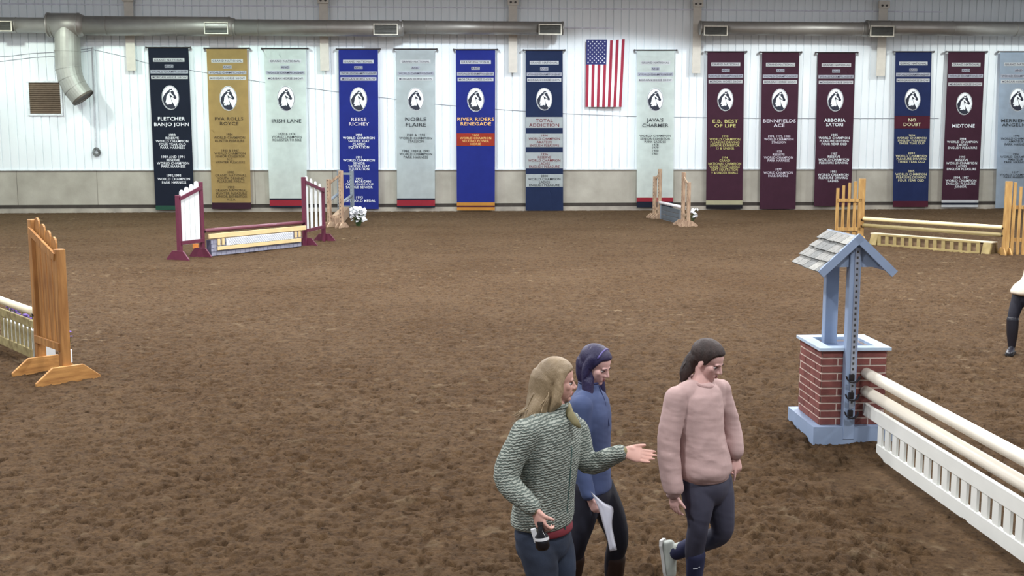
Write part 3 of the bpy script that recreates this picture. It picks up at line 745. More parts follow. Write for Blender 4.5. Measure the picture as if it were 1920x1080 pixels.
def gate(name, a, b, top, bot, n, label, mats, slat_w=0.05, th=0.03, rail_t=0.09, rail_b=0.09, ends=0.0, overhang=0.0, cat='gate', pick_t=0.02):
    """hanging picket gate from a to b (level ends), a, b on plan"""
    mr, ms = mats; a, b = flat(a), flat(b); d = (b - a); L_ = d.length; d.normalize(); s = Vector((-d.y, d.x, 0))
    t = thing(name, (a + b) / 2 + Z3 * bot, label, cat)
    bm = bmesh.new(); box(bm, (a + b) / 2 + Z3 * (top - rail_t / 2), d, s, Z3, L_ + 2 * overhang, th, rail_t); bevel(bm, 0.004); obj('top_rail', bm, mr, t)
    bm = bmesh.new(); box(bm, (a + b) / 2 + Z3 * (bot + rail_b / 2), d, s, Z3, L_, th, rail_b); bevel(bm, 0.004); obj('bottom_rail', bm, mr, t)
    for i in range(n):
        x = slat_w / 2 + (L_ - slat_w) * i / max(1, n - 1)
        bm = bmesh.new(); box(bm, a + d * x + Z3 * ((top - rail_t + bot + rail_b) / 2), d, s, Z3, slat_w, pick_t, top - rail_t - bot - rail_b + 0.02)
        obj('picket', bm, ms, t)
    return t, d, s

# ---- wooden jump cut off by the left edge
mpine = (m_pine, m_pine, m_pine_f)
LA, LB = G(78, 694), G(124, 713)
def hgt(u, v, y): return P(u, v, y).z
dd = (LB - LA).normalized()
hA, hB = hgt(65, 411, LA.y), hgt(105, 467, LB.y)
t, d, s = wing('jump_wing', LA, LB, hA, hB, 4, 'orange stained wooden jump wing with stepped slats near the left edge', mpine, slat_lo=0.40, foot_w=0.74, foot_h=0.20, post=0.105, slat_w=0.14, above=0.08)
yp = LA.y; hp = hgt(63, 588, yp)
e = G(-60, 541, hp)
st = LA + Z3 * (hp - LA.z)
e2 = st + (e - st).normalized() * 3.5
m_cream = mat('cream_paint', (232, 222, 190), 0.45, 0, 0.05, 4)
pole('jump_pole', st + (e2 - st).normalized() * 0.075, e2, 0.05, m_cream, 'cream white jump pole resting at the left wooden wing, left edge')
u_ = flat(e2 - st).normalized()
cup(t, st + u_ * 0.0, u_)
m_old = mat('old_yellow_wood', (132, 118, 78), 0.75, 0, 0, 2.5, 0.002, 30, stretch=(3, 3, 3), rgb2=(178, 166, 118), lo=0.35, hi=0.65)
hg = hgt(66, 612, yp); hb_ = hgt(45, 668, G(45, 672).y)
ga = flat(st) + u_ * 0.06; gb = ga + u_ * 3.3
gt, _, _ = gate('picket_gate', ga + u_ * 0.28, gb, hg + 0.05, 0.10, 19, 'weathered yellow-grey picket gate under the cream pole at the left edge', (m_old, m_old), slat_w=0.06, th=0.03, rail_t=0.10, rail_b=0.11, pick_t=0.014)
bm = bmesh.new(); box(bm, ga + u_ * 0.20 + Z3 * (hg), u_, Vector((-u_.y, u_.x, 0)), Z3, 0.34, 0.045, 0.085); obj('hanger', bm, m_old, gt)

# flowers: stems, leaves and petals as one mesh per plant
m_leaf = mat('flower_leaf', (60, 84, 44), 0.7, 0, 0.3, 20)
def blossoms(name, c, spread, n, petal_mat, label, size=0.03, leaf=True, seed=1, cat='flowers', h=None, group=None):
    rnd = random.Random(seed); t = thing(name, (c[0], c[1], c[2]), label, cat, group); c = Vector(c)
    bs = bmesh.new(); bp_ = bmesh.new()
    for i in range(n):
        q = c + Vector((rnd.uniform(-1, 1) * spread[0], rnd.uniform(-1, 1) * spread[1], spread[2] * (0.25 + 0.75 * rnd.random() ** 0.7)))
        tube(bs, [c + Vector(((q.x - c.x) * 0.25, (q.y - c.y) * 0.25, 0.0)), (c + q) / 2 + Vector((0, 0, 0.03)), q], 0.004, 5)
        if leaf:
            for k in range(2):
                an = rnd.uniform(0, 6.28); m_ = (c + q) / 2
                a1 = m_ + Vector((math.cos(an), math.sin(an), 0.4)) * 0.05; sd = Vector((-math.sin(an), math.cos(an), 0)) * 0.014
                prism(bs, [m_, (m_ + a1) / 2 + sd, a1, (m_ + a1) / 2 - sd], (0, 0, 0.002))
        tilt = Vector((rnd.uniform(-.6, .6), rnd.uniform(-1, .1), rnd.uniform(.2, 1))).normalized()
        sx = tilt.orthogonal().normalized(); sy = tilt.cross(sx)
        for k in range(6):
            an = k * math.pi / 3
            r_ = sx * math.cos(an) + sy * math.sin(an); r2 = sx * -math.sin(an) + sy * math.cos(an)
            p0 = q; p2 = q + r_ * size + tilt * size * 0.35
            prism(bp_, [p0, (p0 + p2) / 2 + r2 * size * 0.42, p2, (p0 + p2) / 2 - r2 * size * 0.42], tilt * 0.003)
        ell(bp_, q + tilt * 0.006, sx, sy, tilt, size * 0.3, size * 0.3, size * 0.25, 6, 4)
    obj('foliage', bs, m_leaf, t); obj('petals', bp_, petal_mat, t)
    return t
m_purp = mat('purple_petals', (104, 78, 150), 0.7, 0, 0.25, 30)
m_wpet = mat('white_petals', (236, 238, 242), 0.7, 0, 0.05, 10)
sl = Vector((-u_.y, u_.x, 0)); sl = sl if sl.y > 0 else -sl
fb = flat(st) + u_ * 0.75 + sl * 0.30
t = thing('flower_box', fb, 'low box of purple flowers behind the left picket gate', 'flower box')
bm = bmesh.new(); box(bm, fb + u_ * 0.70 + Z3 * 0.17, u_, sl, Z3, 1.5, 0.2, 0.36); bevel(bm, 0.006); obj('box', bm, m_white, t)
bs = bmesh.new(); bp_ = bmesh.new(); rnd = random.Random(5)
for i in range(70):
    q = fb + u_ * rnd.uniform(0.0, 1.4) + sl * rnd.uniform(-.09, .09) + Z3 * rnd.uniform(0.40, 0.56)
    tube(bs, [q - Z3 * 0.2, q], 0.004, 5); ell(bp_, q, X3, Y3, Z3, 0.026, 0.026, 0.018, 7, 5)
obj('foliage', bs, m_leaf, t); obj('petals', bp_, m_purp, t)
# white block and purple spray seen behind the short post
wb = on(G(131, 681)); bm = bmesh.new(); box(bm, wb + Z3 * 0.085, X3, Y3, Z3, 0.055, 0.055, 0.17); bevel(bm, 0.006)
tag(obj('white_block', bm, m_white), 'small white upright block standing just behind the left wooden wing', 'block')
blossoms('flower_spray', P(128, 665, wb.y + 0.15) - Z3 * 0.0 if False else on(G(127, 676)), (0.05, 0.05, 0.40), 9, m_purp, 'small purple flower spray poking out behind the left wooden wing', 0.025, seed=4)

# ---- maroon jump
mm = (m_maroon, m_white, m_maroon)
IA, OA = G(380, 481), G(338, 487)
IB, OB = G(572, 460), G(607, 451)
hI = hgt(375, 341, IA.y); hO = hgt(338, 366, OA.y)
def mwing(A, B, hA, hB, label):
    t, d, s = wing('jump_wing', A, B, hA, hB, 4, label, mm, slat_lo=0.40, foot_w=0.66, foot_h=0.24, post=0.10, slat_w=0.145, above=0.07)
    return t, d, s
t1, _, _ = mwing(IA, OA, hI, hO, 'maroon jump wing with four white slats, left end of the maroon jump')
t2, _, _ = mwing(IB, OB, hgt(572, 332, IB.y), hgt(607, 352, OB.y), 'maroon jump wing with four white slats, right end of the maroon jump')
u_ = flat(IB - IA).normalized(); s_ = Vector((u_.y, -u_.x, 0))     # towards the camera
if s_.y > 0: s_ = -s_
La = flat(IA) + u_ * 0.085; Lb = flat(IB) - u_ * 0.085
zr = hgt(382, 433, IA.y)
pole('jump_pole', La + Z3 * zr, Lb + Z3 * zr, 0.048, mat('maroon_pole', (112, 62, 76), 0.35, 0, 0.05), 'maroon jump pole, top rail between the maroon wings')
for tt, q, k in ((t1, La, 1), (t2, Lb, -1)): cup(tt, q + Z3 * zr - u_ * 0.06 * k, u_ * k)
# brick-pattern filler standing on the ground
m_lav = mat('lavender_brick', (146, 148, 166), 0.7, 0, 0.12, 4); m_mort = mat('dark_mortar', (86, 86, 108), 0.8)
w0 = flat(IA) + u_ * 0.16; w1 = flat(IB) - u_ * 0.28; hw_ = hgt(383, 451, IA.y)
LL = (w1 - w0).length
t = thing('brick_filler', (w0 + w1) / 2, 'low grey-lavender painted brick wall filler standing under the maroon jump', 'jump filler')
bm = bmesh.new(); box(bm, (w0 + w1) / 2 + Z3 * (hw_ / 2) + s_ * 0.05, u_, s_, Z3, LL, 0.16, hw_); obj('core', bm, m_mort, t)
bm = bmesh.new(); rows_ = 4; bh = hw_ / rows_; bw = 0.155
for j in range(rows_):
    x = -bw / 2 * (j % 2)
    while x < LL:
        a0, a1 = max(0, x + 0.006), min(LL, x + bw - 0.006)
        if a1 - a0 > 0.02: box(bm, w0 + u_ * ((a0 + a1) / 2) + s_ * 0.132 + Z3 * (bh * (j + 0.5)), u_, s_, Z3, a1 - a0, 0.012, bh - 0.014)
        x += bw
obj('bricks', bm, m_lav, t)
# cream gate with white lattice hanging in front of it
m_yel = mat('cream_yellow_paint', (228, 204, 152), 0.5, 0, 0.05, 5)
gp = s_ * 0.17
t = thing('lattice_gate', (La + Lb) / 2 + gp, 'cream yellow gate with a white lattice panel hung in the maroon jump', 'gate')
zt = hgt(383, 444, IA.y - 0.1)
bm = bmesh.new(); box(bm, (La + Lb) / 2 + gp * 0.8 + Z3 * zt, u_, s_, Z3, (Lb - La).length - 0.02, 0.045, 0.115); bevel(bm, 0.005); obj('top_plank', bm, m_yel, t)
g0 = La + u_ * 0.24; g1 = Lb - u_ * 0.24; zb = hgt(397, 468, IA.y - 0.1)
bm = bmesh.new(); box(bm, (g0 + g1) / 2 + gp + Z3 * zb, u_, s_, Z3, (g1 - g0).length, 0.035, 0.09); bevel(bm, 0.004); obj('bottom_rail', bm, m_yel, t)
GL = (g1 - g0).length
for x in (0.05, 0.19, GL - 0.19, GL - 0.05):
    bm = bmesh.new(); box(bm, g0 + u_ * x + gp + Z3 * ((zt + zb) / 2), u_, s_, Z3, 0.075, 0.028, zt - zb - 0.16); obj('stile', bm, m_yel, t)
bm = bmesh.new(); x0, x1 = 0.29, GL - 0.29; ph = zt - zb - 0.13
box(bm, g0 + u_ * ((x0 + x1) / 2) + gp + Z3 * ((zt + zb) / 2 - 0.01), u_, s_, Z3, x1 - x0, 0.01, ph)
pn = obj('lattice_panel', bm, m_white, t)
bm = bmesh.new(); m_lat = mat('lattice_grey', (192, 198, 210), 0.6)  # pale grey strips laid diagonally on the white panel
k = x0 + 0.03
c0 = (zt + zb) / 2 - 0.01
while k < x1 - 0.03:
    for sg in (-1, 1):
        a_ = g0 + u_ * (k - ph * 0.0) + gp + s_ * 0.008 + Z3 * (c0 - sg * ph * 0.46); b_ = g0 + u_ * min(x1 - 0.01, k + ph * 0.92) + gp + s_ * 0.008 + Z3 * (c0 - sg * ph * 0.46 + sg * min(ph * 0.92, x1 - 0.01 - k))
        bar(bm, a_, b_, s_, 0.005, 0.012)
    k += 0.075
obj('lattice_strips', bm, m_lat, pn)
# orange block behind the inner left post
ob = on(G(367, 466)); bm = bmesh.new(); box(bm, ob + Z3 * 0.07, X3, Y3, Z3, 0.13, 0.1, 0.12); bevel(bm, 0.006)
tag(obj('orange_block', bm, mat('orange_block', (206, 128, 60), 0.6)), 'small orange block on the dirt under the left maroon wing', 'block')

# ---- far jump behind the maroon one, seen end on
def small_wing(a, b, ha, hb, m, label, foot, group='jump wings', thick=0.12, nslat=0):
    A, B = flat(a), flat(b); d = (B - A).normalized() if (B - A).length > 0.05 else X3; s = Vector((-d.y, d.x, 0))
    t = thing('jump_wing', (A + B) / 2, label, 'jump wing', group)
    for q, h in ((A, ha), (B, hb)):
        bm = bmesh.new(); box(bm, q + Z3 * (h / 2 - 0.01), d, s, Z3, thick, 0.11, h + 0.02); bevel(bm, 0.006)
        # hole strip down the post
        o = obj('post', bm, m, t)
        bm = bmesh.new()
        for k in range(int(h / 0.12)): box(bm, q + Z3 * (0.1 + k * 0.12) - s * (0.056 if s.y > 0 else -0.056), d, s, Z3, 0.025, 0.004, 0.04)
        obj('pin_holes', bm, m_dark, o)
        bm = bmesh.new()
        prof = [(-foot / 2, -0.01), (foot / 2, -0.01), (foot / 2, 0.04), (foot * 0.2, 0.17), (-foot * 0.2, 0.17), (-foot / 2, 0.04)]
        fd = s
        prism(bm, [q + fd * x + Z3 * z + d * 0.06 for x, z in prof], d * 0.04); prism(bm, [q + fd * x + Z3 * z - d * 0.10 for x, z in prof], d * 0.04)
        obj('foot_board', bm, m, t)
    w = (B - A).length
    bm = bmesh.new(); bar(bm, A + Z3 * (ha - 0.15), B + Z3 * (hb - 0.12), s, 0.03, 0.08); obj('top_rail', bm, m, t)
    bm = bmesh.new(); bar(bm, A + Z3 * 0.35, B + Z3 * 0.35, s, 0.03, 0.08); obj('bottom_rail', bm, m, t)
    for k in range(nslat):
        x = w * (k + 1) / (nslat + 1); bm = bmesh.new(); box(bm, A + d * x + Z3 * ((ha + (hb - ha) * x / w + 0.3) / 2 + 0.02), d, s, Z3, 0.07, 0.02, ha + (hb - ha) * x / w - 0.3)
        obj('slat', bm, m, t)
    return t
a1, b1 = G(618, 426), G(641, 427)
small_wing(a1, b1, hgt(616, 336, a1.y), hgt(641, 320, b1.y), m_weather, 'weathered wooden jump wing with two posts right of the maroon jump', 0.5)
# its far wing, grey, standing nearer the wall
a2, b2 = G(637, 404), G(661, 405)
tg = small_wing(a2, b2, hgt(636, 318, a2.y) - 0.0, hgt(659, 320, b2.y), m_grey, 'grey painted jump wing behind the weathered wing with two posts', 0.45)
zp = 0.75
for k, (p0, p1) in enumerate(((a1, a2), (b1, b2))):
    q0, q1 = flat(p0), flat(p1); dn = (q1 - q0).normalized()
    z_ = 0.80 if k else 0.86
    pole('jump_pole', q0 + dn * 0.09 + Z3 * z_, q1 - dn * 0.09 + Z3 * z_, 0.05, m_grey, ('grey pole between the weathered wing and the grey wing, left one' if k == 0 else 'grey pole between the weathered wing and the grey wing, right one'))
mid0, mid1 = (flat(a1) + flat(b1)) / 2, (flat(a2) + flat(b2)) / 2; dn = (mid1 - mid0).normalized(); sn = Vector((-dn.y, dn.x, 0))
bm = bmesh.new(); box(bm, (mid0 + mid1) / 2 + Z3 * 0.19, dn, sn, Z3, (mid1 - mid0).length * 0.8, 0.30, 0.36); bevel(bm, 0.01)
tag(obj('filler_box', bm, m_weather), 'low weathered wooden filler box between the far left jump wings', 'jump filler')
fq = on(G(672, 424))
blossoms('flower_bunch', (fq.x, fq.y, 0.0), (0.24, 0.12, 0.60), 90, m_wpet, 'bunch of white flowers beside the weathered jump wing before the blue banner', 0.075, seed=2)

# ---- far jump on the right, seen end on, grey panel
a3, b3 = G(1280, 421), G(1290, 424)
small_wing(a3, b3, hgt(1279, 323, a3.y), hgt(1287, 342, b3.y), m_weather, 'weathered wooden jump wing, right end of the small grey jump', 0.62, thick=0.14)
a4, b4 = G(1236, 409), G(1227, 408)
small_wing(a4, b4, hgt(1234, 317, a4.y), hgt(1228, 331, b4.y), m_weather, 'weathered wooden jump wing, left end of the small grey jump', 0.6, thick=0.12)
q0, q1 = flat(a3), flat(a4); dn = (q1 - q0).normalized(); sn = Vector((-dn.y, dn.x, 0)); sn = sn if sn.y < 0 else -sn
zc = hgt(1276, 389, a3.y)
pole('jump_pole', q0 + dn * 0.10 + Z3 * zc, q1 - dn * 0.08 + Z3 * zc, 0.055, mat('pale_pole', (214, 208, 212), 0.5), 'pale jump pole above the small grey panel')
t = thing('plank_panel', (q0 + q1) / 2, 'dark grey plank panel hung between the small weathered wings', 'jump filler')
LLp = (q1 - q0).length
for k in range(4):
    bm = bmesh.new(); zc2 = zc - 0.17 - k * 0.155
    box(bm, (q0 + q1) / 2 + Z3 * zc2, dn, sn, Z3, LLp - 0.30 - 0.1 * k, 0.04, 0.14); bevel(bm, 0.005); obj('plank', bm, mat('dark_grey_plank', (84, 90, 98), 0.6, 0, 0.1, 5), t)
for x in (0.2, LLp - 0.3):
    bm = bmesh.new(); box(bm, q0 + dn * x + sn * 0.03 + Z3 * (zc - 0.40), dn, sn, Z3, 0.08, 0.03, 0.66); obj('batten', bm, m_grey, t)
fq = on(G(1299, 415))
blossoms('flower_bunch', (fq.x, fq.y, 0.0), (0.16, 0.1, 0.42), 24, m_wpet, 'few white flowers behind the small right wooden wing', 0.06, seed=8)

# ---- wooden jump on the right
m_tan = mat('tan_wood', (156, 116, 64), 0.6, 0, 0, 2, 0.002, 30, stretch=(8, 8, 1.2), rgb2=(194, 156, 94), lo=0.33, hi=0.66, det=5)
RA, RB = G(1884, 478), G(1612, 455)
def picket_wing(A, Dv, hts, label, wide_first=True):
    t = thing('jump_wing', flat(A), label, 'jump wing', 'jump wings')
    Dv = Dv.normalized(); s = Vector((-Dv.y, Dv.x, 0)); 
    n = len(hts)
    for i, (x, w, h) in enumerate(hts):
        bm = bmesh.new(); box(bm, flat(A) + Dv * x + Z3 * (h / 2 - 0.01), Dv, s, Z3, w, 0.10 if i == 0 else 0.03, h + 0.02); bevel(bm, 0.005)
        obj('post' if i in (0, n - 1) else 'slat', bm, m_tan, t)
    xe = hts[-1][0]
    for z in (0.38, 1.18):
        bm = bmesh.new(); bar(bm, flat(A) + Z3 * z + s * 0.035, flat(A) + Dv * xe + Z3 * z + s * 0.035, s, 0.03, 0.09); obj('cross_rail', bm, m_tan, t)
    for x in (0, xe):
        for k in (-1, 1):
            bm = bmesh.new(); prof = [(-0.3, -0.01), (0.3, -0.01), (0.3, 0.04), (0.13, 0.18), (-0.13, 0.18), (-0.3, 0.04)]
            prism(bm, [flat(A) + Dv * (x + 0.055 * k) + s * a + Z3 * z for a, z in prof], Dv * 0.03 * k); obj('foot_board', bm, m_tan, t)
    return t
RD = flat(RB - RA).normalized()
kx = 1 / (FOC / RB.y)
hh = [hgt(1612, v, RB.y) for v in (335, 340, 343, 348, 353)]
WDl = Vector((-1, 0.02, 0))
tl = picket_wing(RB, WDl, [(0.0, 0.17, hh[0]), (0.18, 0.09, hh[1]), (0.34, 0.075, hh[2]), (0.50, 0.075, hh[3]), (0.66, 0.085, hh[4])], 'tan wooden picket wing behind the well roof, left end of the right jump')
hh = [hgt(1888, v, RA.y) for v in (340, 342, 350, 356, 362)]
tr = picket_wing(RA, Vector((1, -0.12, 0)), [(0.0, 0.15, hh[0]), (0.15, 0.08, hh[1]), (0.29, 0.07, hh[2]), (0.42, 0.07, hh[3]), (0.56, 0.085, hh[4])], 'tan wooden picket wing at the right edge, right end of the right jump')
zt = hgt(1876, 427, RA.y)
A_, B_ = flat(RA) + RD * 0.09, flat(RB) - RD * 0.09
pole('jump_pole', A_ + Z3 * zt, B_ + Z3 * zt, 0.052, mat('yellow_cream_pole', (238, 222, 172), 0.4, 0, 0.03), 'cream jump pole, top rail between the two tan picket wings')
z2 = hgt(1875, 441, RA.y)
pole('jump_pole', A_ + Z3 * z2, B_ + Z3 * z2, 0.052, mat('olive_pole', (148, 134, 92), 0.5, 0, 0.06), 'olive tan jump pole, lower rail between the two tan picket wings')
for z in (zt, z2): cup(tr, flat(RA) + Z3 * z + RD * 0.03, RD); cup(tl, flat(RB) + Z3 * z - RD * 0.03, -RD)
sR = Vector((RD.y, -RD.x, 0)); sR = sR if sR.y < 0 else -sR
m_olive = mat('olive_wood', (138, 122, 78), 0.7, 0, 0, 3, 0.002, 30, rgb2=(168, 150, 100), lo=0.35, hi=0.65)
za, zb = hgt(1876, 455, RA.y), 0.0
LR = (B_ - A_).length
t = thing('filler_box', (A_ + B_) / 2, 'long low tan wooden filler box with a pale top edge under the right jump', 'jump filler')
bm = bmesh.new(); ww = 0.34
c = (A_ + B_) / 2 
pr0, pr1 = c - RD * (LR / 2 - 0.20), c + RD * (LR / 2 - 0.35)
for (q, k) in ((pr0, 1), (pr1, -1)):
    bmx = bmesh.new(); prism(bmx, [q + sR * 0.22 - Z3 * 0.01, q - sR * 0.22 - Z3 * 0.01, q - sR * 0.12 + Z3 * (za - 0.02), q + sR * 0.12 + Z3 * (za - 0.02)], RD * 0.22 * k); bevel(bmx, 0.005)
    obj('end_block', bmx, m_olive, t)
prism(bm, [pr0 + sR * 0.16, pr0 - sR * 0.16, pr0 - sR * 0.06 + Z3 * (za - 0.04), pr0 + sR * 0.06 + Z3 * (za - 0.04)], pr1 - pr0)
obj('body', bm, mat('dusty_box', (112, 90, 66), 0.85, 0, 0.15, 2), t)
bm = bmesh.new(); box(bm, (pr0 + pr1) / 2 + Z3 * (za - 0.015), RD, sR, Z3, LR - 0.5, 0.25, 0.03); bevel(bm, 0.004)
obj('top_board', bm, mat('bleached_board', (214, 202, 176), 0.7, 0, 0.08, 3), t)
gt, _, _ = gate('picket_gate', pr0 + RD * 0.25 + sR * 0.22, pr1 - RD * 0.28 + sR * 0.22, za - 0.0, za - 0.36, 13, 'olive tan short picket gate leaning on the box under the right jump', (m_olive, m_olive), slat_w=0.10, th=0.03, rail_t=0.05, rail_b=0.10)

# ---- white gate jump in front of the well
Wf = G(1605, 810)            # foot of the front well post
m_gw = mat('gloss_white_paint', (236, 238, 232), 0.4, 0, 0.03, 4)
m_pc = mat('ivory_pole', (238, 232, 216), 0.38, 0, 0.03, 4)
hp1 = hgt(1607, 692, Wf.y)
far = G(1920, 860, hp1)
pd = flat(far - Wf).normalized(); ps = Vector((pd.y, -pd.x, 0)); ps = ps if ps.x > 0 else -ps
P0 = flat(Wf) + pd * 0.18
EXT = 3.62
hp2 = hgt(1607, 725, Wf.y); hp3 = hgt(1610, 757, Wf.y)
JUMPPOLES = [pole('jump_pole', P0 + Z3 * hp1, P0 + pd * EXT + Z3 * hp1, 0.052, m_pc, 'ivory white jump pole, topmost of the white jump in front of the well'),
             pole('jump_pole', P0 + Z3 * hp2, P0 + pd * EXT + Z3 * hp2, 0.052, m_pc, 'ivory white jump pole, second one down in front of the well')]
g0 = P0 + pd * 0.36 - ps * 0.0
t, d_, s_2 = gate('picket_gate', g0, g0 + pd * (EXT - 0.80), hp3 + 0.06, -0.085, 18, 'white painted picket gate under the two ivory poles in front of the well', (m_gw, m_gw), slat_w=0.088, th=0.04, rail_t=0.125, rail_b=0.12, overhang=0.0, pick_t=0.022)
bm = bmesh.new(); box(bm, P0 + pd * 0.19 + Z3 * (hp3 - 0.002), pd, ps, Z3, 0.36, 0.04, 0.115); bevel(bm, 0.004); obj('hanger', bm, m_gw, t)

# ---- the wishing well
m_blue = mat('blue_grey_paint', (142, 160, 188), 0.5, 0, 0.05, 4); m_blue2 = mat('light_blue_paint', (178, 198, 218), 0.5, 0, 0.04, 4)
m_brick = mat('red_brick', (104, 58, 54), 0.85, 0, 0, 7, 0.003, 60, rgb2=(130, 76, 70), lo=0.3, hi=0.7)
m_mortar = mat('pale_mortar', (206, 188, 176), 0.85)
hw = hgt(1537, 653, G(1535, 812).y)
hw = 0.86
C0 = G(1537, 653, hw); C1 = G(1668, 647, hw); C2 = G(1496, 628, hw)
wf = flat(C1 - C0).length; e2 = flat(C2 - C0); wd = e2.length; e2.normalize(); e2 = (e2 + Vector((-0.02, 0, 0))).normalized(); e1 = Vector((e2.y, -e2.x, 0)); wf = flat(C1 - C0).dot(e1) - 0.03
rim_w, rim_d = wf, wd
well = thing('wishing_well', flat(C0) + e1 * wf / 2 + e2 * rim_d / 2, 'red brick wishing well with blue-grey trim and a shingled roof', 'wishing well')
O = flat(C0); ins = 0.035
cw, cd = rim_w - 2 * ins, rim_d - 2 * ins
cc = O + e1 * rim_w / 2 + e2 * rim_d / 2
HB = hw - 0.03
# four mortar walls as one part, bricks as another
bm = bmesh.new()
for sg in (-1, 1):
    box(bm, cc + e2 * sg * (cd / 2 - 0.045) + Z3 * (HB / 2), e1, e2, Z3, cw, 0.09, HB)
    box(bm, cc + e1 * sg * (cw / 2 - 0.045) + Z3 * (HB / 2), e2, e1, Z3, cd - 0.18, 0.09, HB)
wl = obj('well_wall', bm, m_mortar, well)
bm = bmesh.new(); nrow = 10; z_lo = 0.115; rp = (HB - z_lo) / nrow
def brick_face(org, du, dn, Lf, unit, phase):
    for j in range(nrow):
        x = -unit * (0.5 if (j + phase) % 2 else 0.0)
        while x < Lf:
            a0, a1 = max(0.0, x + 0.007), min(Lf, x + unit - 0.007)
            if a1 - a0 > 0.03: box(bm, org + du * ((a0 + a1) / 2) + Z3 * (HB - rp * (j + 0.5)) + dn * 0.001, du, dn, Z3, a1 - a0, 0.012, rp - 0.016)
            x += unit
brick_face(cc - e1 * cw / 2 - e2 * cd / 2, e1, -e2, cw, cw / 2, 0)
brick_face(cc - e1 * cw / 2 - e2 * cd / 2, e2, -e1, cd, cw / 2, 1)
brick_face(cc + e1 * cw / 2 - e2 * cd / 2, e2, e1, cd, cw / 2, 1)
brick_face(cc - e1 * cw / 2 + e2 * cd / 2, e1, e2, cw, cw / 2, 0)
obj('bricks', bm, m_brick, wl)
def ring4(z, th, ow, od, iw, idp, m, name):
    bm = bmesh.new()
    for sg in (-1, 1):
        box(bm, cc + e2 * sg * (od + idp) / 4 + Z3 * z, e1, e2, Z3, ow, (od - idp) / 2, th)
        box(bm, cc + e1 * sg * (ow + iw) / 4 + Z3 * z, e1, e2, Z3, (ow - iw) / 2, idp, th)
    return obj(name, bm, m, well)
ring4(hw - 0.014, 0.028, rim_w, rim_d, rim_w - 0.24, rim_d - 0.24, m_blue2, 'rim')
bm = bmesh.new(); box(bm, cc + Z3 * (hw - 0.055), e1, e2, Z3, cw - 0.185, cd - 0.185, 0.02); obj('well_floor', bm, mat('dark_blue_liner', (86, 106, 140), 0.7), well)
ring4(0.035, 0.17, rim_w + 0.09, rim_d + 0.09, rim_w - 0.08, rim_d - 0.08, m_blue, 'plinth')
# posts
pw = 0.105
fp = cc - e2 * (cd / 2 + 0.045) + e1 * ((WP(0, 0).x) * 0)
uf = flat(G(1604, 653, hw)) ; xo = (uf - cc).dot(e1)
xo = max(-0.06, min(0.06, xo)) if abs(xo) > 0.06 else xo
xo -= 0.045
fp = cc + e1 * xo - e2 * (cd / 2 + 0.045)
bp_ = cc + e1 * (xo - 0.02) + e2 * (cd / 2 - 0.15)
ztop_f = hgt(1607, 463, fp.y)
apex = hgt(1611, 441, fp.y - 0.06)
eave = hgt(1540, 507, fp.y - 0.06)
bm = bmesh.new(); box(bm, fp + Z3 * ((apex - 0.06) / 2), e1, e2, Z3, 0.104, 0.09, apex - 0.06); bevel(bm, 0.005); pf = obj('post', bm, m_blue, well)
bm = bmesh.new(); box(bm, fp - e2 * 0.048 + e1 * 0.012 + Z3 * ((ztop_f + 0.30) / 2), e1, e2, Z3, 0.045, 0.012, ztop_f - 0.30); obj('metal_track', bm, mat('track_grey', (158, 166, 182), 0.4, 0.5), pf)
bm = bmesh.new()
z = 0.36
while z < ztop_f - 0.03: box(bm, fp - e2 * 0.0555 + e1 * 0.012 + Z3 * z, e1, e2, Z3, 0.016, 0.004, 0.022); z += 0.052
obj('pin_holes', bm, m_dark, pf)
bm = bmesh.new(); box(bm, bp_ + Z3 * ((eave + 0.2) / 2 + 0.05), e1, e2, Z3, 0.125, 0.09, eave + 0.05); bevel(bm, 0.005); obj('post', bm, m_blue, well)
for z in (hp1, hp2, hp3): cup(pf, fp - e2 * 0.065 + Z3 * (z - 0.0), -e2 if True else pd)
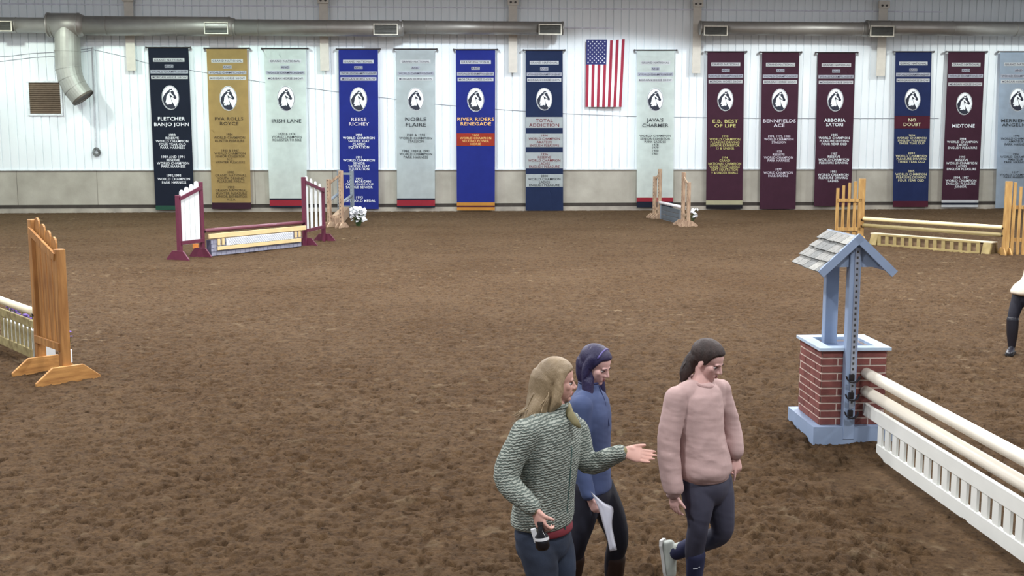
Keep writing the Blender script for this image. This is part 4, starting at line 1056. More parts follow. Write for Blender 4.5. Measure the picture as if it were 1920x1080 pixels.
# roof
rh = apex - eave; half = rim_w * 0.5 + 0.10
ridge_f = fp - e2 * 0.10 + e1 * 0.0
rl = rim_d + 0.12
xl = (flat(P(1540, 515, fp.y - 0.1)) - ridge_f).dot(e1); xr = (flat(P(1675, 508, fp.y - 0.02)) - ridge_f).dot(e1)
half = (abs(xl) + abs(xr)) / 2
sl_ = math.atan2(rh, half)
roof = []
for sg in (-1, 1):
    dn_ = (e1 * sg * half - Z3 * rh).normalized(); nrm = dn_.cross(e2) * (1 if sg > 0 else 1); nrm = nrm if nrm.z > 0 else -nrm
    Ls = math.hypot(half, rh)
    bm = bmesh.new(); c = ridge_f + e2 * (rl / 2 + 0.03) + Z3 * apex + dn_ * Ls / 2 - nrm * 0.02
    box(bm, c, dn_, e2, nrm, Ls, rl - 0.04, 0.018); rf = obj('roof_deck', bm, m_blue, well)
    bm = bmesh.new(); rowsN = 4; e_ = Ls / rowsN; rnd = random.Random(9)
    for j in range(rowsN):
        x = -0.09 * (j % 2)
        while x < rl:
            a0, a1 = max(0, x + 0.003), min(rl, x + 0.175)
            if a1 - a0 > 0.02:
                o0 = ridge_f + e2 * (a0 - 0.0) + Z3 * apex; sh = rnd.uniform(-0.006, 0.006); 
                q0 = o0 + dn_ * (e_ * j) - nrm * 0.004; q1 = o0 + dn_ * (e_ * (j + 1) + 0.02 + sh) + nrm * 0.020
                w_ = e2 * (a1 - a0)
                hexa(bm, [q0 - nrm * 0.006, q0 + w_ - nrm * 0.006, q1 + w_ - nrm * 0.012, q1 - nrm * 0.012, q0, q0 + w_, q1 + w_, q1], rnd.choice((0, 0, 1, 2)))
            x += 0.18
    obj('shingles', bm, [mat('grey_shingle', (138, 138, 134), 0.9, 0, 0.2, 30, 0.002, 200), mat('light_shingle', (156, 156, 150), 0.9, 0, 0.2, 30, 0.002, 200), mat('dark_shingle', (120, 122, 120), 0.9, 0, 0.2, 30, 0.002, 200)], rf)
    for k, off in ((0, 0.0),):
        bm = bmesh.new()
        q = ridge_f + e2 * off + Z3 * apex - nrm * 0.022
        bar(bm, q + dn_ * (-0.01), q + dn_ * (Ls + 0.02), e2, 0.03, 0.072); obj('barge_board', bm, m_blue, well)
for off in (0.085, rl - 0.03):
    bm = bmesh.new(); q = ridge_f + e2 * off
    prism(bm, [q + e1 * (-half * 0.86) + Z3 * (eave + 0.025), q + e1 * (half * 0.86) + Z3 * (eave + 0.025), q + Z3 * (apex - 0.03)], e2 * 0.02); obj('gable', bm, m_blue, well)
#print('WELL', rim_w, wd, 'C0', C0, 'e1', e1, 'pd', pd, 'apex', apex, 'eave', eave, 'half', xl, xr, 'hp', hp1, hp2, hp3, 'LA', LA, LB, hA, hB, 'I', hI, hO, 'Wf', Wf)
# ------------------------------------------------------------------ people
m_skin = mat('skin', (206, 160, 146), 0.55, 0, 0.05, 12); m_skin2 = mat('pale_skin', (214, 172, 164), 0.55, 0, 0.05, 12)
m_eye = mat('eye_white', (214, 208, 206), 0.3, 0, 0.02); m_iris = mat('eye_dark', (40, 30, 28), 0.3); m_lip = mat('lips', (160, 92, 92), 0.5, 0, 0.05)
def unit(v): return Vector(v).normalized()
def frame(fwd, up=(0, 0, 1), tilt=0.0, roll=0.0):
    """right, forward, up; tilt looks down"""
    F = unit(fwd); U = Vector(up); R = F.cross(U).normalized(); U = R.cross(F).normalized()
    if tilt: F, U = (F * math.cos(tilt) - U * math.sin(tilt)), (U * math.cos(tilt) + F * math.sin(tilt))
    if roll: R, U = (R * math.cos(roll) + U * math.sin(roll)), (U * math.cos(roll) - R * math.sin(roll))
    return R.normalized(), F.normalized(), U.normalized()
def head_shapes(bm, c, R, F, U, s=1.0, ears=True):
    def q(r, f, u): return c + (R * r + F * f + U * u) * s
    ell(bm, q(0, -0.012, 0.030), R, F, U, .074 * s, .094 * s, .083 * s, 24, 16)
    ell(bm, q(0, 0.022, -0.028), R, F, U, .062 * s, .064 * s, .078 * s, 24, 16)
    ell(bm, q(0, 0.030, -0.066), R, F, U, .048 * s, .050 * s, .038 * s)
    ell(bm, q(0, 0.066, -0.090), R, F, U, .021 * s, .019 * s, .019 * s)
    for k in (-1, 1):
        ell(bm, q(.040 * k, 0.048, -0.022), R, F, U, .021 * s, .024 * s, .024 * s)
        ell(bm, q(.010 * k, 0.090, -0.034), R, F, U, .0085 * s, .010 * s, .008 * s)
        if ears:
            ell(bm, q(.073 * k, -0.006, -0.014), R, (F * 0.95 + R * k * 0.3).normalized(), U, .009 * s, .018 * s, .031 * s)
    ell(bm, q(0, 0.070, 0.012), R, F, U, .046 * s, .017 * s, .014 * s)
    limb(bm, [q(0, .078, .006), q(0, .090, -.012), q(0, .100, -.029)], [.0085 * s, .0085 * s, .0105 * s], 12)
    ell(bm, q(0, 0.076, -0.062), R, F, U, .026 * s, .013 * s, .018 * s)
def face_deform(c, R, F, U, s=1.0):
    R_, F_, U_, c_ = map(np.array, (R, F, U, c))
    def f(co, no):
        d = (co - c_) / s; r = d @ R_; f_ = d @ F_; u = d @ U_
        for k in (-1, 1):
            g = np.exp(-(((r - .031 * k) / .015) ** 2 + ((u + .007) / .011) ** 2)) * (f_ > 0.03)
            co = co - F_ * (g * 0.010 * s)[:, None]
        g = np.exp(-((u + .062) / .0035) ** 2 - (r / .022) ** 2) * (f_ > 0.05)
        co = co - F_ * (g * 0.004 * s)[:, None]
        g = np.exp(-((u + .078) / .006) ** 2 - (r / .02) ** 2) * (f_ > 0.05)
        return co - F_ * (g * 0.003 * s)[:, None]
    return f
def face_parts(body, c, R, F, U, s=1.0, closed=0.0, brow=(52, 38, 32)):
    def q(r, f, u): return c + (R * r + F * f + U * u) * s
    for k in (-1, 1):
        bm = bmesh.new(); e = q(.031 * k, .064, -.007)
        ell(bm, e, R, F, U, .0115 * s, .0115 * s, .0062 * s, 12, 8)
        ey = obj('eye', bm, m_eye, body, True)
        bm = bmesh.new(); ell(bm, e + F * .0095 * s - U * .0012 * s, R, F, U, .0055 * s, .003 * s, .0046 * s, 10, 6); obj('iris', bm, m_iris, ey, True)
        bm = bmesh.new(); tube(bm, [q((.031 - .015) * k, .0755, -.0035), q(.031 * k, .079, -.0005), q((.031 + .014) * k, .072, -.005)], .0024 * s, 6); obj('eyelashes', bm, m_iris, ey, True)
        bm = bmesh.new(); tube(bm, [q(.013 * k, .087, .011), q(.030 * k, .085, .017), q(.048 * k, .071, .010)], [.0016 * s, .0026 * s, .0012 * s], 6); obj('eyebrow', bm, mat('brow_%d' % brow[0], brow, 0.8), body, True)
    bm = bmesh.new()
    tube(bm, [q(-.021, .077, -.062), q(-.009, .0885, -.057), q(0, .0895, -.0585), q(.009, .0885, -.057), q(.021, .077, -.062)], [.001 * s, .0036 * s, .0034 * s, .0036 * s, .001 * s], 8)
    tube(bm, [q(-.019, .077, -.0635), q(0, .0885, -.068), q(.019, .077, -.0635)], [.001 * s, .0046 * s, .001 * s], 8)
    obj('lips', bm, m_lip, body, True)
def hand_shapes(bm, w, D, N, T, s=1.0, curl=(0.15, 0.2, 0.25, 0.3), spread=0.10, thumb=(0.75, 0.6), tcurl=0.2):
    """w wrist, D along the hand, N out of the palm, T towards the thumb"""
    D = unit(D); N = unit(Vector(N) - D * Vector(N).dot(D)); T0 = Vector(T); T = unit(T0 - D * T0.dot(D) - N * T0.dot(N))
    loft(bm, [(w + (D * x) * s + N * 0.002, T, N, a * s, b * s) for x, a, b in ((-.02, .012, .008), (-.015, .024, .018), (.0, .026, .019), (.02, .032, .017), (.05, .039, .015), (.075, .041, .0135), (.086, .036, .011), (.092, .02, .006))], 20)
    ell(bm, w + (D * .035 + T * .022 + N * .006) * s, D, T, N, .030 * s, .016 * s, .014 * s)
    for i, (off, ln, r) in enumerate(((.0285, .070, .0085), (.0095, .078, .0088), (-.0095, .072, .0084), (-.0280, .056, .0074))):
        a = spread * (1.5 - i); dv = unit(D + T * a); b0 = w + (D * .080 + T * off) * s; c_ = curl[i]
        p1 = b0 + (dv * math.cos(c_ * .6) + N * math.sin(c_ * .6)) * ln * .48 * s
        p2 = p1 + (dv * math.cos(c_ * 1.8) + N * math.sin(c_ * 1.8)) * ln * .32 * s
        p3 = p2 + (dv * math.cos(c_ * 2.8) + N * math.sin(c_ * 2.8)) * ln * .24 * s
        limb(bm, [b0 - D * .01 * s, b0, p1, p2, p3], [r * s, r * 1.02 * s, r * s, r * .9 * s, r * .74 * s], 10, 3)
    t0 = w + (D * .022 + T * .026) * s; td = unit(D * thumb[0] + T * thumb[1] + N * 0.15)
    t1 = t0 + td * .034 * s; t2 = t1 + unit(td + N * tcurl + D * 0.25) * .028 * s; t3 = t2 + unit(td + N * tcurl * 1.6 + D * 0.35) * .020 * s
    limb(bm, [t0 - td * .015 * s, t0, t1, t2, t3], [.013 * s, .0125 * s, .0105 * s, .0095 * s, .0075 * s], 10, 3)
def fold_deform(amp, scale, seed=0, stretch=(1, 1, 1), dirs=None):
    st = np.array(stretch)
    def f(co, no):
        p = co * st * scale + seed
        n = vnoise3(p) * 2; r = 1 - np.abs(vnoise3(p * 0.6 + 7) * 3.2)
        return co + no * (amp * (n * 0.6 + np.clip(r, -1, 1) * 0.7))[:, None]
    return f
def chain(*fs):
    def f(co, no):
        for g in fs: co = g(co, no)
        return co
    return f
def torso(bm, rings):
    """rings: (centre, R, F, halfwidth, halfdepth)"""
    q = crom([(*c, *Rr, *Ff, a, b) for c, Rr, Ff, a, b in rings], 5)
    loft(bm, [(Vector(x[0:3]), Vector(x[3:6]).normalized(), Vector(x[6:9]).normalized(), float(x[9]), float(x[10])) for x in q], 32)
def boot(name, parent, ankle, toe_dir, m, top, sole_m, s=1.0, down=None, shaft_r=0.052, label=None):
    """ankle point, toe direction, top of shaft point"""
    T = unit(toe_dir); dn = unit(ankle - top); S = unit(T.cross(dn)); Dn = unit(S.cross(T)); Dn = Dn if Dn.dot(dn) > 0 else -Dn
    bm = bmesh.new()
    limb(bm, [top, (top + ankle) / 2, ankle], [shaft_r, shaft_r * 0.92, 0.042 * s], 18)
    b0 = ankle + Dn * .045 * s
    loft(bm, [(b0 + T * x * s + Dn * z * s, S, Dn, a * s, b * s) for x, z, a, b in ((-.075, -.01, .012, .015), (-.068, -.005, .028, .032), (-.03, -.008, .034, .042), (.03, .0, .037, .040), (.09, .008, .044, .030), (.14, .012, .042, .024), (.175, .018, .028, .015), (.188, .022, .010, .006))], 20)
    o = blob(name, bm, 0.006, m, parent, 3)
    bm = bmesh.new()
    prof = [(-.080, .022), (-.05, .036), (0, .036), (.06, .040), (.11, .047), (.155, .043), (.185, .025), (.194, .0)]
    loop = [(x, y) for x, y in prof] + [(x, -y) for x, y in prof[-2::-1]]
    prism(bm, [b0 + T * x * s + S * y * s + Dn * .024 * s for x, y in loop], Dn * .020 * s)
    obj('sole', bm, sole_m, o)
    return o
def strands(bm, paths, r0, r1, n=5):
    for p in paths:
        q = [Vector(x) for x in crom([tuple(v) for v in p], 5)]; m = len(q)
        tube(bm, q, [max(0.0008, r0 + (r1 - r0) * (i / (m - 1)) ** 2) for i in range(m)], n)

def yoke(bm, neck, a, b, r):
    """cloth sloping from the neck over both shoulders and filling the upper chest"""
    for s_ in (a, b):
        limb(bm, [neck - Z3 * .070, neck * .5 + s_ * .5 - Z3 * .008, s_ - Z3 * .004], [.052, r * .92, r * 1.04], 16)
        m = neck * .35 + s_ * .65
        limb(bm, [m - Z3 * .02, m - Z3 * .10], [r * 1.25, r * 1.3], 16)

def hair_cap(bm, c, R_, F_, U_, s=1.0, g=.008, low=0.0):
    def q(r, f, u): return c + (R_ * r + F_ * f + U_ * u) * s
    ell(bm, q(0, -0.012, 0.030), R_, F_, U_, (.074 + g) * s, (.094 + g) * s, (.083 + g) * s, 32, 20)
    ell(bm, q(0, -0.040, -0.012 - low), R_, F_, U_, (.066 + g) * s, (.056 + g) * s, (.066 + g) * s, 24, 16)
def hairline(c, R_, F_, U_, s=1.0, below=-.035, shift=0.0, top=.070):
    """sinks the part of the cap that would lie over the face, leaving a clean hairline"""
    A = [np.array(v) for v in (R_, F_, U_, c)]
    def f(co, no):
        d = (co - A[3]) / s; r = d @ A[0]; fw = d @ A[1]; u = d @ A[2]
        f0 = np.where(u > -.015, .022 + shift + (u + .015) * .42, below)
        sg = lambda x: 1 / (1 + np.exp(-np.clip(x, -30, 30)))
        near = np.sqrt((d ** 2).sum(1)) < .135
        w = sg((fw - f0) / .0022) * sg((top - r * r * 3 - u) / .0025) * near
        return A[3] + (co - A[3]) * (1 - .24 * w)[:, None]
    return f

# ================================================================== person in the dusty pink sweatshirt
Y0 = 6.1
def pk(u, v, dy=0.0): return P(u, v, Y0 + dy)
F = unit((0.78, -0.62, 0)); R = F.cross(Z3)                  # her front, her right
neck = pk(1313, 711); chest = pk(1310, 770); hipc = pk(1322, 893)
root = thing('person', (hipc.x, hipc.y, 0), 'person in a dusty pink sweatshirt and slate leggings walking right with head bowed, dark ponytail', 'person')
hc = pk(1327, 675); HR, HF, HU = frame((0.84, -0.54, 0), tilt=0.42)
shR = pk(1268, 744, -0.12); elR = pk(1253, 838, -0.13); wrR = pk(1263, 923, -0.15)
shL = pk(1350, 730, 0.12); elL = pk(1369, 798, 0.14); wrL = pk(1378, 851, 0.08)
hiR = pk(1305, 905, -0.05); knR = pk(1309, 985, -0.10); anR = pk(1301, 1092, -0.02)
hiL = pk(1342, 900, 0.06); knL = pk(1352, 998, 0.02); anL = pk(1268, 1036, 0.20)
print('PINK heights', hc.z, hipc.z, knR.z, anR.z, knL.z, anL.z, neck.z, wrR.z, 'fore', (hiR-knR).length, (knR-anR).length,(hiL-knL).length,(knL-anL).length)
bm = bmesh.new(); head_shapes(bm, hc, HR, HF, HU)
limb(bm, [hc - HU * .05 - HF * .02, (hc + neck) / 2 - HU * .02, neck - Z3 * .02], [.050, .047, .055])
torso(bm, [(neck - Z3 * .03, R, F, .05, .05), (neck - Z3 * .07, R, F, .14, .075), (chest, R, F, .15, .10), ((chest + hipc) / 2, R, F, .12, .09), (hipc, R, F, .15, .105), (hipc - Z3 * .06, R, F, .12, .09)])
for a, b_, c_ in ((shR, elR, wrR), (shL, elL, wrL)): limb(bm, [a, b_, c_], [.045, .036, .024])
for a, b_, c_ in ((hiR, knR, anR), (hiL, knL, anL)): limb(bm, [a, b_, c_], [.070, .047, .035])
hand_shapes(bm, wrR + Z3 * -.005, (0.08, 0, -1), -R * 1.0 + F * .2, F, 0.92, curl=(.35, .4, .45, .5))
hand_shapes(bm, wrL + Vector((0.005, 0, -.015)), (0.16, -.1, -.9), -R * 0.2 - F * .8, (-.2, -.9, 0), 0.92, curl=(.15, .9, 1.0, 1.1), thumb=(.9, .4))
body = blob('body', bm, 0.0042, m_skin2, root, 3, face_deform(hc, HR, HF, HU))
face_parts(body, hc, HR, HF, HU)
# sweatshirt
bm = bmesh.new()
torso(bm, [(neck - Z3 * .018, R, F, .066, .062), (neck - Z3 * .040, R, F, .100, .076), (neck - Z3 * .065, R, F, .145, .088), (neck - Z3 * .095, R, F, .170, .100), (chest - Z3 * .01, R, F, .172, .122), (pk(1311, 810), R, F, .168, .130), (pk(1316, 850), R, F, .176, .138), (pk(1319, 874), R, F, .184, .146), (pk(1320, 886), R, F, .172, .134), (pk(1321, 893), R, F, .150, .118)])
yoke(bm, neck, shR, shL, .050); limb(bm, [shR, elR, wrR + Z3 * .03, wrR + Z3 * .008], [.057, .059, .052, .036], 18)
limb(bm, [shL, elL, wrL + Z3 * .03, wrL + Z3 * .008], [.055, .053, .044, .034], 18)
m_pink = mat('pink_fleece', (188, 160, 156), 0.9, 0, 0.04, 8, 0.0006, 200)
sw = blob('sweatshirt', bm, 0.0075, m_pink, root, 3, chain(fold_deform(.0095, 10, 3, (1, 1, .8)), fold_deform(.003, 22, 8, (1, 1, 1.6))))
m_pink2 = mat('pink_rib', (170, 140, 136), 0.9, 0, 0.05, 60, 0.002, 400)
bm = bmesh.new()
def ringtube(bm, c, A, B, a, b, r, n=36):
    pts = [c + A * a * math.cos(t) + B * b * math.sin(t) for t in np.linspace(0, 2 * math.pi, n + 1)]
    tube(bm, pts, r, 8, cap=False)
ringtube(bm, neck - Z3 * .014 + F * .006, R, (F * .95 - Z3 * .32).normalized(), .070, .070, .010); obj('neck_rib', bm, m_pink2, sw, True)
for w_, e_, rr in ((wrR, elR, .038), (wrL, elL, .036)):
    bm = bmesh.new(); d_ = unit(w_ - e_); limb(bm, [w_ + Z3 * .035, w_ + d_ * .006], [rr + .006, rr], 18); obj('cuff', bm, m_pink2, sw, True)
bm = bmesh.new(); torso(bm, [(pk(1320, 880), R, F, .168, .131), (pk(1320, 884), R, F, .171, .134), (pk(1321, 894), R, F, .165, .130), (pk(1321, 897), R, F, .14, .11)]); obj('hem_rib', bm, m_pink2, sw, True)
# leggings
m_leg = mat('slate_leggings', (56, 56, 72), 0.75, 0, 0.08, 5)
bm = bmesh.new()
torso(bm, [(pk(1322, 885), R, F, .145, .11), (pk(1323, 905), R, F, .165, .125), (pk(1323, 925), R, F, .150, .115), (pk(1323, 940), R, F, .10, .09)])
limb(bm, [hiR, (hiR + knR) / 2 + F * .01, knR, (knR * .6 + anR * .4) - F * .01, anR + Z3 * .10], [.098, .086, .060, .056, .045], 20)
limb(bm, [hiL, (hiL + knL) / 2 + F * .01, knL, (knL * .6 + anL * .4) - Z3 * .01, anL * .8 + knL * .2], [.096, .084, .062, .056, .042], 20)
blob('leggings', bm, 0.0075, m_leg, root, 3, fold_deform(.003, 14, 5))
m_sock = mat('navy_sock', (34, 38, 70), 0.8); m_shoe = mat('pale_grey_shoe', (178, 184, 176), 0.6); m_sole = mat('pale_sole', (200, 200, 196), 0.7); m_blk = mat('black_sole', (26, 25, 27), 0.7)
for a_, k_ in ((anR, knR), (anL, knL)):
    bm = bmesh.new(); u0 = unit(a_ - k_); limb(bm, [a_ - u0 * .19, a_ - u0 * .12, a_ - u0 * .0], [.055, .052, .044], 18); so = obj('sock', bm, m_sock, root, True)
    if k_ is knR:
        bm = bmesh.new(); q = a_ - u0 * .115; 
        for dz, x0, x1 in ((0, -.020, .006), (.008, -.004, .018)):
            bar(bm, q + Vector((x0, -.0525, dz)), q + Vector((x1, -.0535, dz + .004)), Z3, .004, .003)
        obj('sock_logo', bm, mat('logo_white', (220, 224, 230), 0.6), so)
boot('shoe', root, anR - Z3 * 0.0, F, m_shoe, anR + Z3 * .03, m_sole, shaft_r=.046)
boot('shoe', root, anL, (0.18, -0.05, -0.98), m_shoe, anL - unit(anL - knL) * .03 + Vector((0, 0, 0.01)), m_sole, shaft_r=.044)
# hair
m_dk = mat('dark_brown_hair', (46, 32, 28), 0.6, 0, 0.3, 40, 0.003, 220, stretch=(1, 1, .3))
bm = bmesh.new(); hair_cap(bm, hc, HR, HF, HU)
tie = pk(1297, 668, .02)
limb(bm, [hc - HF * .070 + HU * .01, tie, pk(1291, 684, .02), pk(1284, 700, .01), pk(1279, 714, .0)], [.040, .026, .036, .032, .010], 14)
hair = blob('hair', bm, 0.0045, m_dk, root, 2, chain(hairline(hc, HR, HF, HU, 1, -.045), fold_deform(.0022, 70, 1, (1, 1, .25))))
bm = bmesh.new(); rnd = random.Random(2)
strands(bm, [[tie + Vector((rnd.uniform(-.02, .02), rnd.uniform(-.02, .02), 0)), pk(1290, 684, .02) + Vector((rnd.uniform(-.03, .03), rnd.uniform(-.03, .03), 0)), pk(1280 + rnd.uniform(-6, 6), 714 + rnd.uniform(-4, 8), .0)] for _ in range(30)], .0035, .001)
obj('ponytail_locks', bm, m_dk, hair, True)

# ================================================================== person in the blue pullover
Y0 = 6.25
F = unit((0.90, -0.44, 0)); R = F.cross(Z3)
neck = pk(1104, 727); chest = pk(1104, 775); hipc = pk(1106, 905)
root = thing('person', (hipc.x, hipc.y, 0), 'person in a blue quarter-zip pullover with purple-navy hair, carrying white paper', 'person')
hc = pk(1117, 683); HR, HF, HU = frame((0.86, -0.50, 0), tilt=0.40)
shR = pk(1090, 762, -0.14); elR = pk(1085, 855, -0.16); wrR = pk(1103, 932, -0.20)
shL = pk(1122, 755, 0.14); elL = pk(1124, 835, 0.18); wrL = pk(1122, 900, 0.14)
hiR = pk(1094, 915, -0.07); knR = pk(1084, 1012, -0.10); anR = pk(1070, 1105, 0.02)
hiL = pk(1122, 912, 0.08); knL = pk(1158, 1010, 0.02); anL = pk(1148, 1118, 0.10)
bm = bmesh.new(); head_shapes(bm, hc, HR, HF, HU, 0.97)
limb(bm, [hc - HU * .05 - HF * .02, (hc + neck) / 2 - HU * .02, neck - Z3 * .02], [.048, .045, .053])
torso(bm, [(neck - Z3 * .03, R, F, .05, .05), (neck - Z3 * .07, R, F, .13, .07), (chest, R, F, .14, .09), ((chest + hipc) / 2, R, F, .11, .08), (hipc, R, F, .14, .10), (hipc - Z3 * .06, R, F, .11, .09)])
for a, b_, c_ in ((shR, elR, wrR), (shL, elL, wrL)): limb(bm, [a, b_, c_], [.042, .034, .023])
for a, b_, c_ in ((hiR, knR, anR), (hiL, knL, anL)): limb(bm, [a, b_, c_], [.066, .045, .034])
hand_shapes(bm, wrR + Vector((.008, 0, -.008)), (0.45, -.1, -.85), -R * .2 + Vector((.5, .6, .3)), (.8, -.5, .35), 0.90, curl=(.9, 1.0, 1.1, 1.2), thumb=(.9, .3), tcurl=.6)
hand_shapes(bm, wrL + Z3 * -.01, (0.1, 0, -1), R, F, 0.90, curl=(.5, .6, .6, .7))
body = blob('body', bm, 0.0042, m_skin2, root, 3, face_deform(hc, HR, HF, HU, .97))
face_parts(body, hc, HR, HF, HU, .97, brow=(40, 32, 40))
m_blu = mat('blue_pullover', (68, 82, 120), 0.8, 0, 0.05, 6)
bm = bmesh.new()
torso(bm, [(neck + Z3 * .030, R, F, .058, .058), (neck - Z3 * .005, R, F, .068, .064), (neck - Z3 * .03, R, F, .11, .078), (neck - Z3 * .06, R, F, .155, .092), (chest - Z3 * .01, R, F, .178, .118), (pk(1105, 830), R, F, .158, .112), (pk(1106, 880), R, F, .155, .112), (pk(1107, 912), R, F, .156, .116), (pk(1107, 918), R, F, .13, .10)])
yoke(bm, neck, shR, shL, .052); limb(bm, [shR, elR, wrR + Z3 * .02], [.062, .054, .038], 18); limb(bm, [shL, elL, wrL + Z3 * .02], [.064, .052, .036], 18)
sw = blob('pullover', bm, 0.0075, m_blu, root, 3, chain(fold_deform(.006, 10, 13, (1, 1, .7)), fold_deform(.0025, 24, 2)))
m_nvy = mat('navy_trim', (36, 42, 84), 0.7)
bm = bmesh.new(); zp0 = neck + F * .062 + Z3 * .02; tube(bm, [zp0, neck + F * .098 - Z3 * .06, chest + F * .128 - Z3 * .06], .0035, 6); obj('zip', bm, m_nvy, sw)
bm = bmesh.new(); ringtube(bm, neck + Z3 * .034, R, F, .058, .058, .006); obj('collar', bm, m_nvy, sw, True)
m_blkp = mat('black_breeches', (22, 23, 38), 0.7, 0, 0.1, 5)
bm = bmesh.new()
torso(bm, [(pk(1107, 900), R, F, .13, .10), (pk(1108, 925), R, F, .152, .115), (pk(1108, 950), R, F, .13, .10), (pk(1108, 962), R, F, .08, .07)])
limb(bm, [hiR, (hiR + knR) / 2 + F * .015, knR, (knR * .6 + anR * .4) - F * .012, anR], [.090, .082, .058, .054, .040], 20)
limb(bm, [hiL, (hiL + knL) / 2 + F * .012, knL, (knL * .6 + anL * .4) - F * .012, anL], [.092, .086, .064, .054, .040], 20)
blob('breeches', bm, 0.0075, m_blkp, root, 3, fold_deform(.003, 14, 9))
m_bboot = mat('brown_boot', (52, 36, 32), 0.45, 0, 0.15, 6)
boot('boot', root, anR, F, m_bboot, anR + unit(knR - anR) * .24, m_blk, shaft_r=.058); boot('boot', root, anL, F, m_bboot, anL + unit(knL - anL) * .27, m_blk, shaft_r=.060)
# hair: long purple-navy, falling on both sides
m_ph = mat('purple_navy_hair', (27, 25, 66), 0.5, 0, 0, 3, 0.003, 200, stretch=(1, 1, .5), rgb2=(44, 32, 68), lo=.4, hi=.6)
bm = bmesh.new(); hair_cap(bm, hc, HR, HF, HU, .97, .009, .01)
for k in (-1, 1):
    limb(bm, [hc + HR * .060 * k - HF * .012 + HU * .040, hc + HR * .068 * k - HF * .012 - HU * .03, hc + HR * .070 * k - HF * .018 - Z3 * .10, hc + HR * .082 * k - HF * .006 - Z3 * .175, hc + HR * .096 * k + HF * .024 - Z3 * .255], [.030, .030, .034, .030, .008], 16)
limb(bm, [hc - HF * .055 - HU * .02, hc - HF * .060 - Z3 * .10, hc - HF * .055 - Z3 * .185], [.064, .062, .030], 18)
hair = blob('hair', bm, 0.0045, m_ph, root, 4, chain(hairline(hc, HR, HF, HU, .97, .012), fold_deform(.0022, 70, 1, (1, 1, .12))))
bm = bmesh.new(); rnd = random.Random(12); ps_ = []
for i in range(40):
    k = rnd.choice((-1, 1)); o_ = rnd.uniform(-.03, .012)
    t0 = hc + HR * .075 * k + HF * (o_ - .012) - Z3 * .11
    ps_.append([t0, t0 - Z3 * .06 - HR * .004 * k, t0 - Z3 * (.11 + rnd.uniform(0, .045)) - HR * .008 * k])
strands(bm, ps_, .0035, .001)
obj('hair_locks', bm, m_ph, hair, True)
bm = bmesh.new(); pts = [hc + HR * (.0775 * math.sin(a)) + HU * (.029 + .084 * math.cos(a)) + HF * .024 for a in np.linspace(-1.15, 1.15, 11)]
tube(bm, pts, .0055, 8); obj('lilac_arc', bm, mat('lilac_band', (96, 88, 150), 0.5), hair, True)  # thin lilac arc across the top of the hair
# white papers in the hand: a top-level sheet bundle, bent
ph = wrR + Vector((.02, -.03, -.02))
bm = bmesh.new(); g = []
edge_l = [(1107, 921), (1121, 950), (1128, 975), (1138, 1010), (1143, 1034)]; edge_r = [(1110, 924), (1132, 942), (1150, 953), (1148, 985), (1157, 1031)]
edge_l = crom(edge_l, 4); edge_r = crom(edge_r, 4)
for i, (a, b_) in enumerate(zip(edge_l, edge_r)):
    k = i / (len(edge_l) - 1); row = []
    for j in range(7):
        t = j / 6; w_ = a * (1 - t) + b_ * t
        row.append(bm.verts.new(P(w_[0], w_[1], Y0 - .27 - .03 * math.sin(t * 3.1) + .03 * k + .012 * math.sin(k * 7 + t * 2))))
    g.append(row)
for r0, r1 in zip(g, g[1:]):
    for j in range(6): bm.faces.new((r0[j], r0[j + 1], r1[j + 1], r1[j]))
bmesh.ops.solidify(bm, geom=list(bm.faces), thickness=0.003)
tag(obj('paper_sheets', bm, mat('white_paper', (236, 238, 246), 0.6, 0, 0.02), None, True), 'folded white paper sheets held down by the person in the blue pullover', 'paper')

# ================================================================== person in the grey-green patterned fleece
Y0 = 5.55
F = unit((0.80, -0.60, 0)); R = F.cross(Z3)
neck = pk(1040, 768); chest = pk(1030, 830); hipc = pk(1018, 975)
root = thing('person', (hipc.x, hipc.y, 0), 'person with long ash blond hair in a grey-green patterned fleece, left arm stretched out pointing', 'person')
hc = pk(1044, 713); HR, HF, HU = frame((0.995, 0.10, 0), tilt=0.10)
shR = pk(985, 812, -0.16); elR = pk(950, 895, -0.20); wrR = pk(1001, 953, -0.30)
shL = pk(1078, 808, 0.14); elL = pk(1103, 868, 0.10); wrL = pk(1166, 848, 0.02)
hiR = pk(1000, 1000, -0.06); knR = pk(1020, 1120, -0.12); anR = pk(990, 1270, 0.0)
hiL = pk(1036, 1000, 0.08); knL = pk(1052, 1115, 0.02); anL = pk(1075, 1255, 0.0)
anR.z = max(.09, anR.z); anL.z = max(.09, anL.z)
print('BLONDE', hc.z, hipc.z, knR.z, anR.z, anL.z, (shR-elR).length, (elR-wrR).length, (shL-elL).length, (elL-wrL).length)
bm = bmesh.new(); head_shapes(bm, hc, HR, HF, HU)
limb(bm, [hc - HU * .05 - HF * .02, (hc + neck) / 2 - HU * .02, neck - Z3 * .02], [.050, .047, .055])
torso(bm, [(neck - Z3 * .03, R, F, .05, .05), (neck - Z3 * .07, R, F, .14, .075), (chest, R, F, .15, .10), ((chest + hipc) / 2, R, F, .13, .09), (hipc, R, F, .15, .11), (hipc - Z3 * .06, R, F, .12, .09)])
for a, b_, c_ in ((shR, elR, wrR), (shL, elL, wrL)): limb(bm, [a, b_, c_], [.045, .037, .025])
for a, b_, c_ in ((hiR, knR, anR), (hiL, knL, anL)): limb(bm, [a, b_, c_], [.070, .047, .035])
camd = unit(Vector((0, 0, CAM_H)) - wrL)
hand_shapes(bm, wrL + Vector((.008, 0, 0)), P(1213, 857, Y0 + .0) - wrL, camd + Vector((0, 0, .5)), (.25, .0, .9), 1.06, curl=(.06, .10, .14, .18), spread=.035, thumb=(1.05, .50), tcurl=-.1)
hdR = unit(Vector((.35, -.35, -.80)))
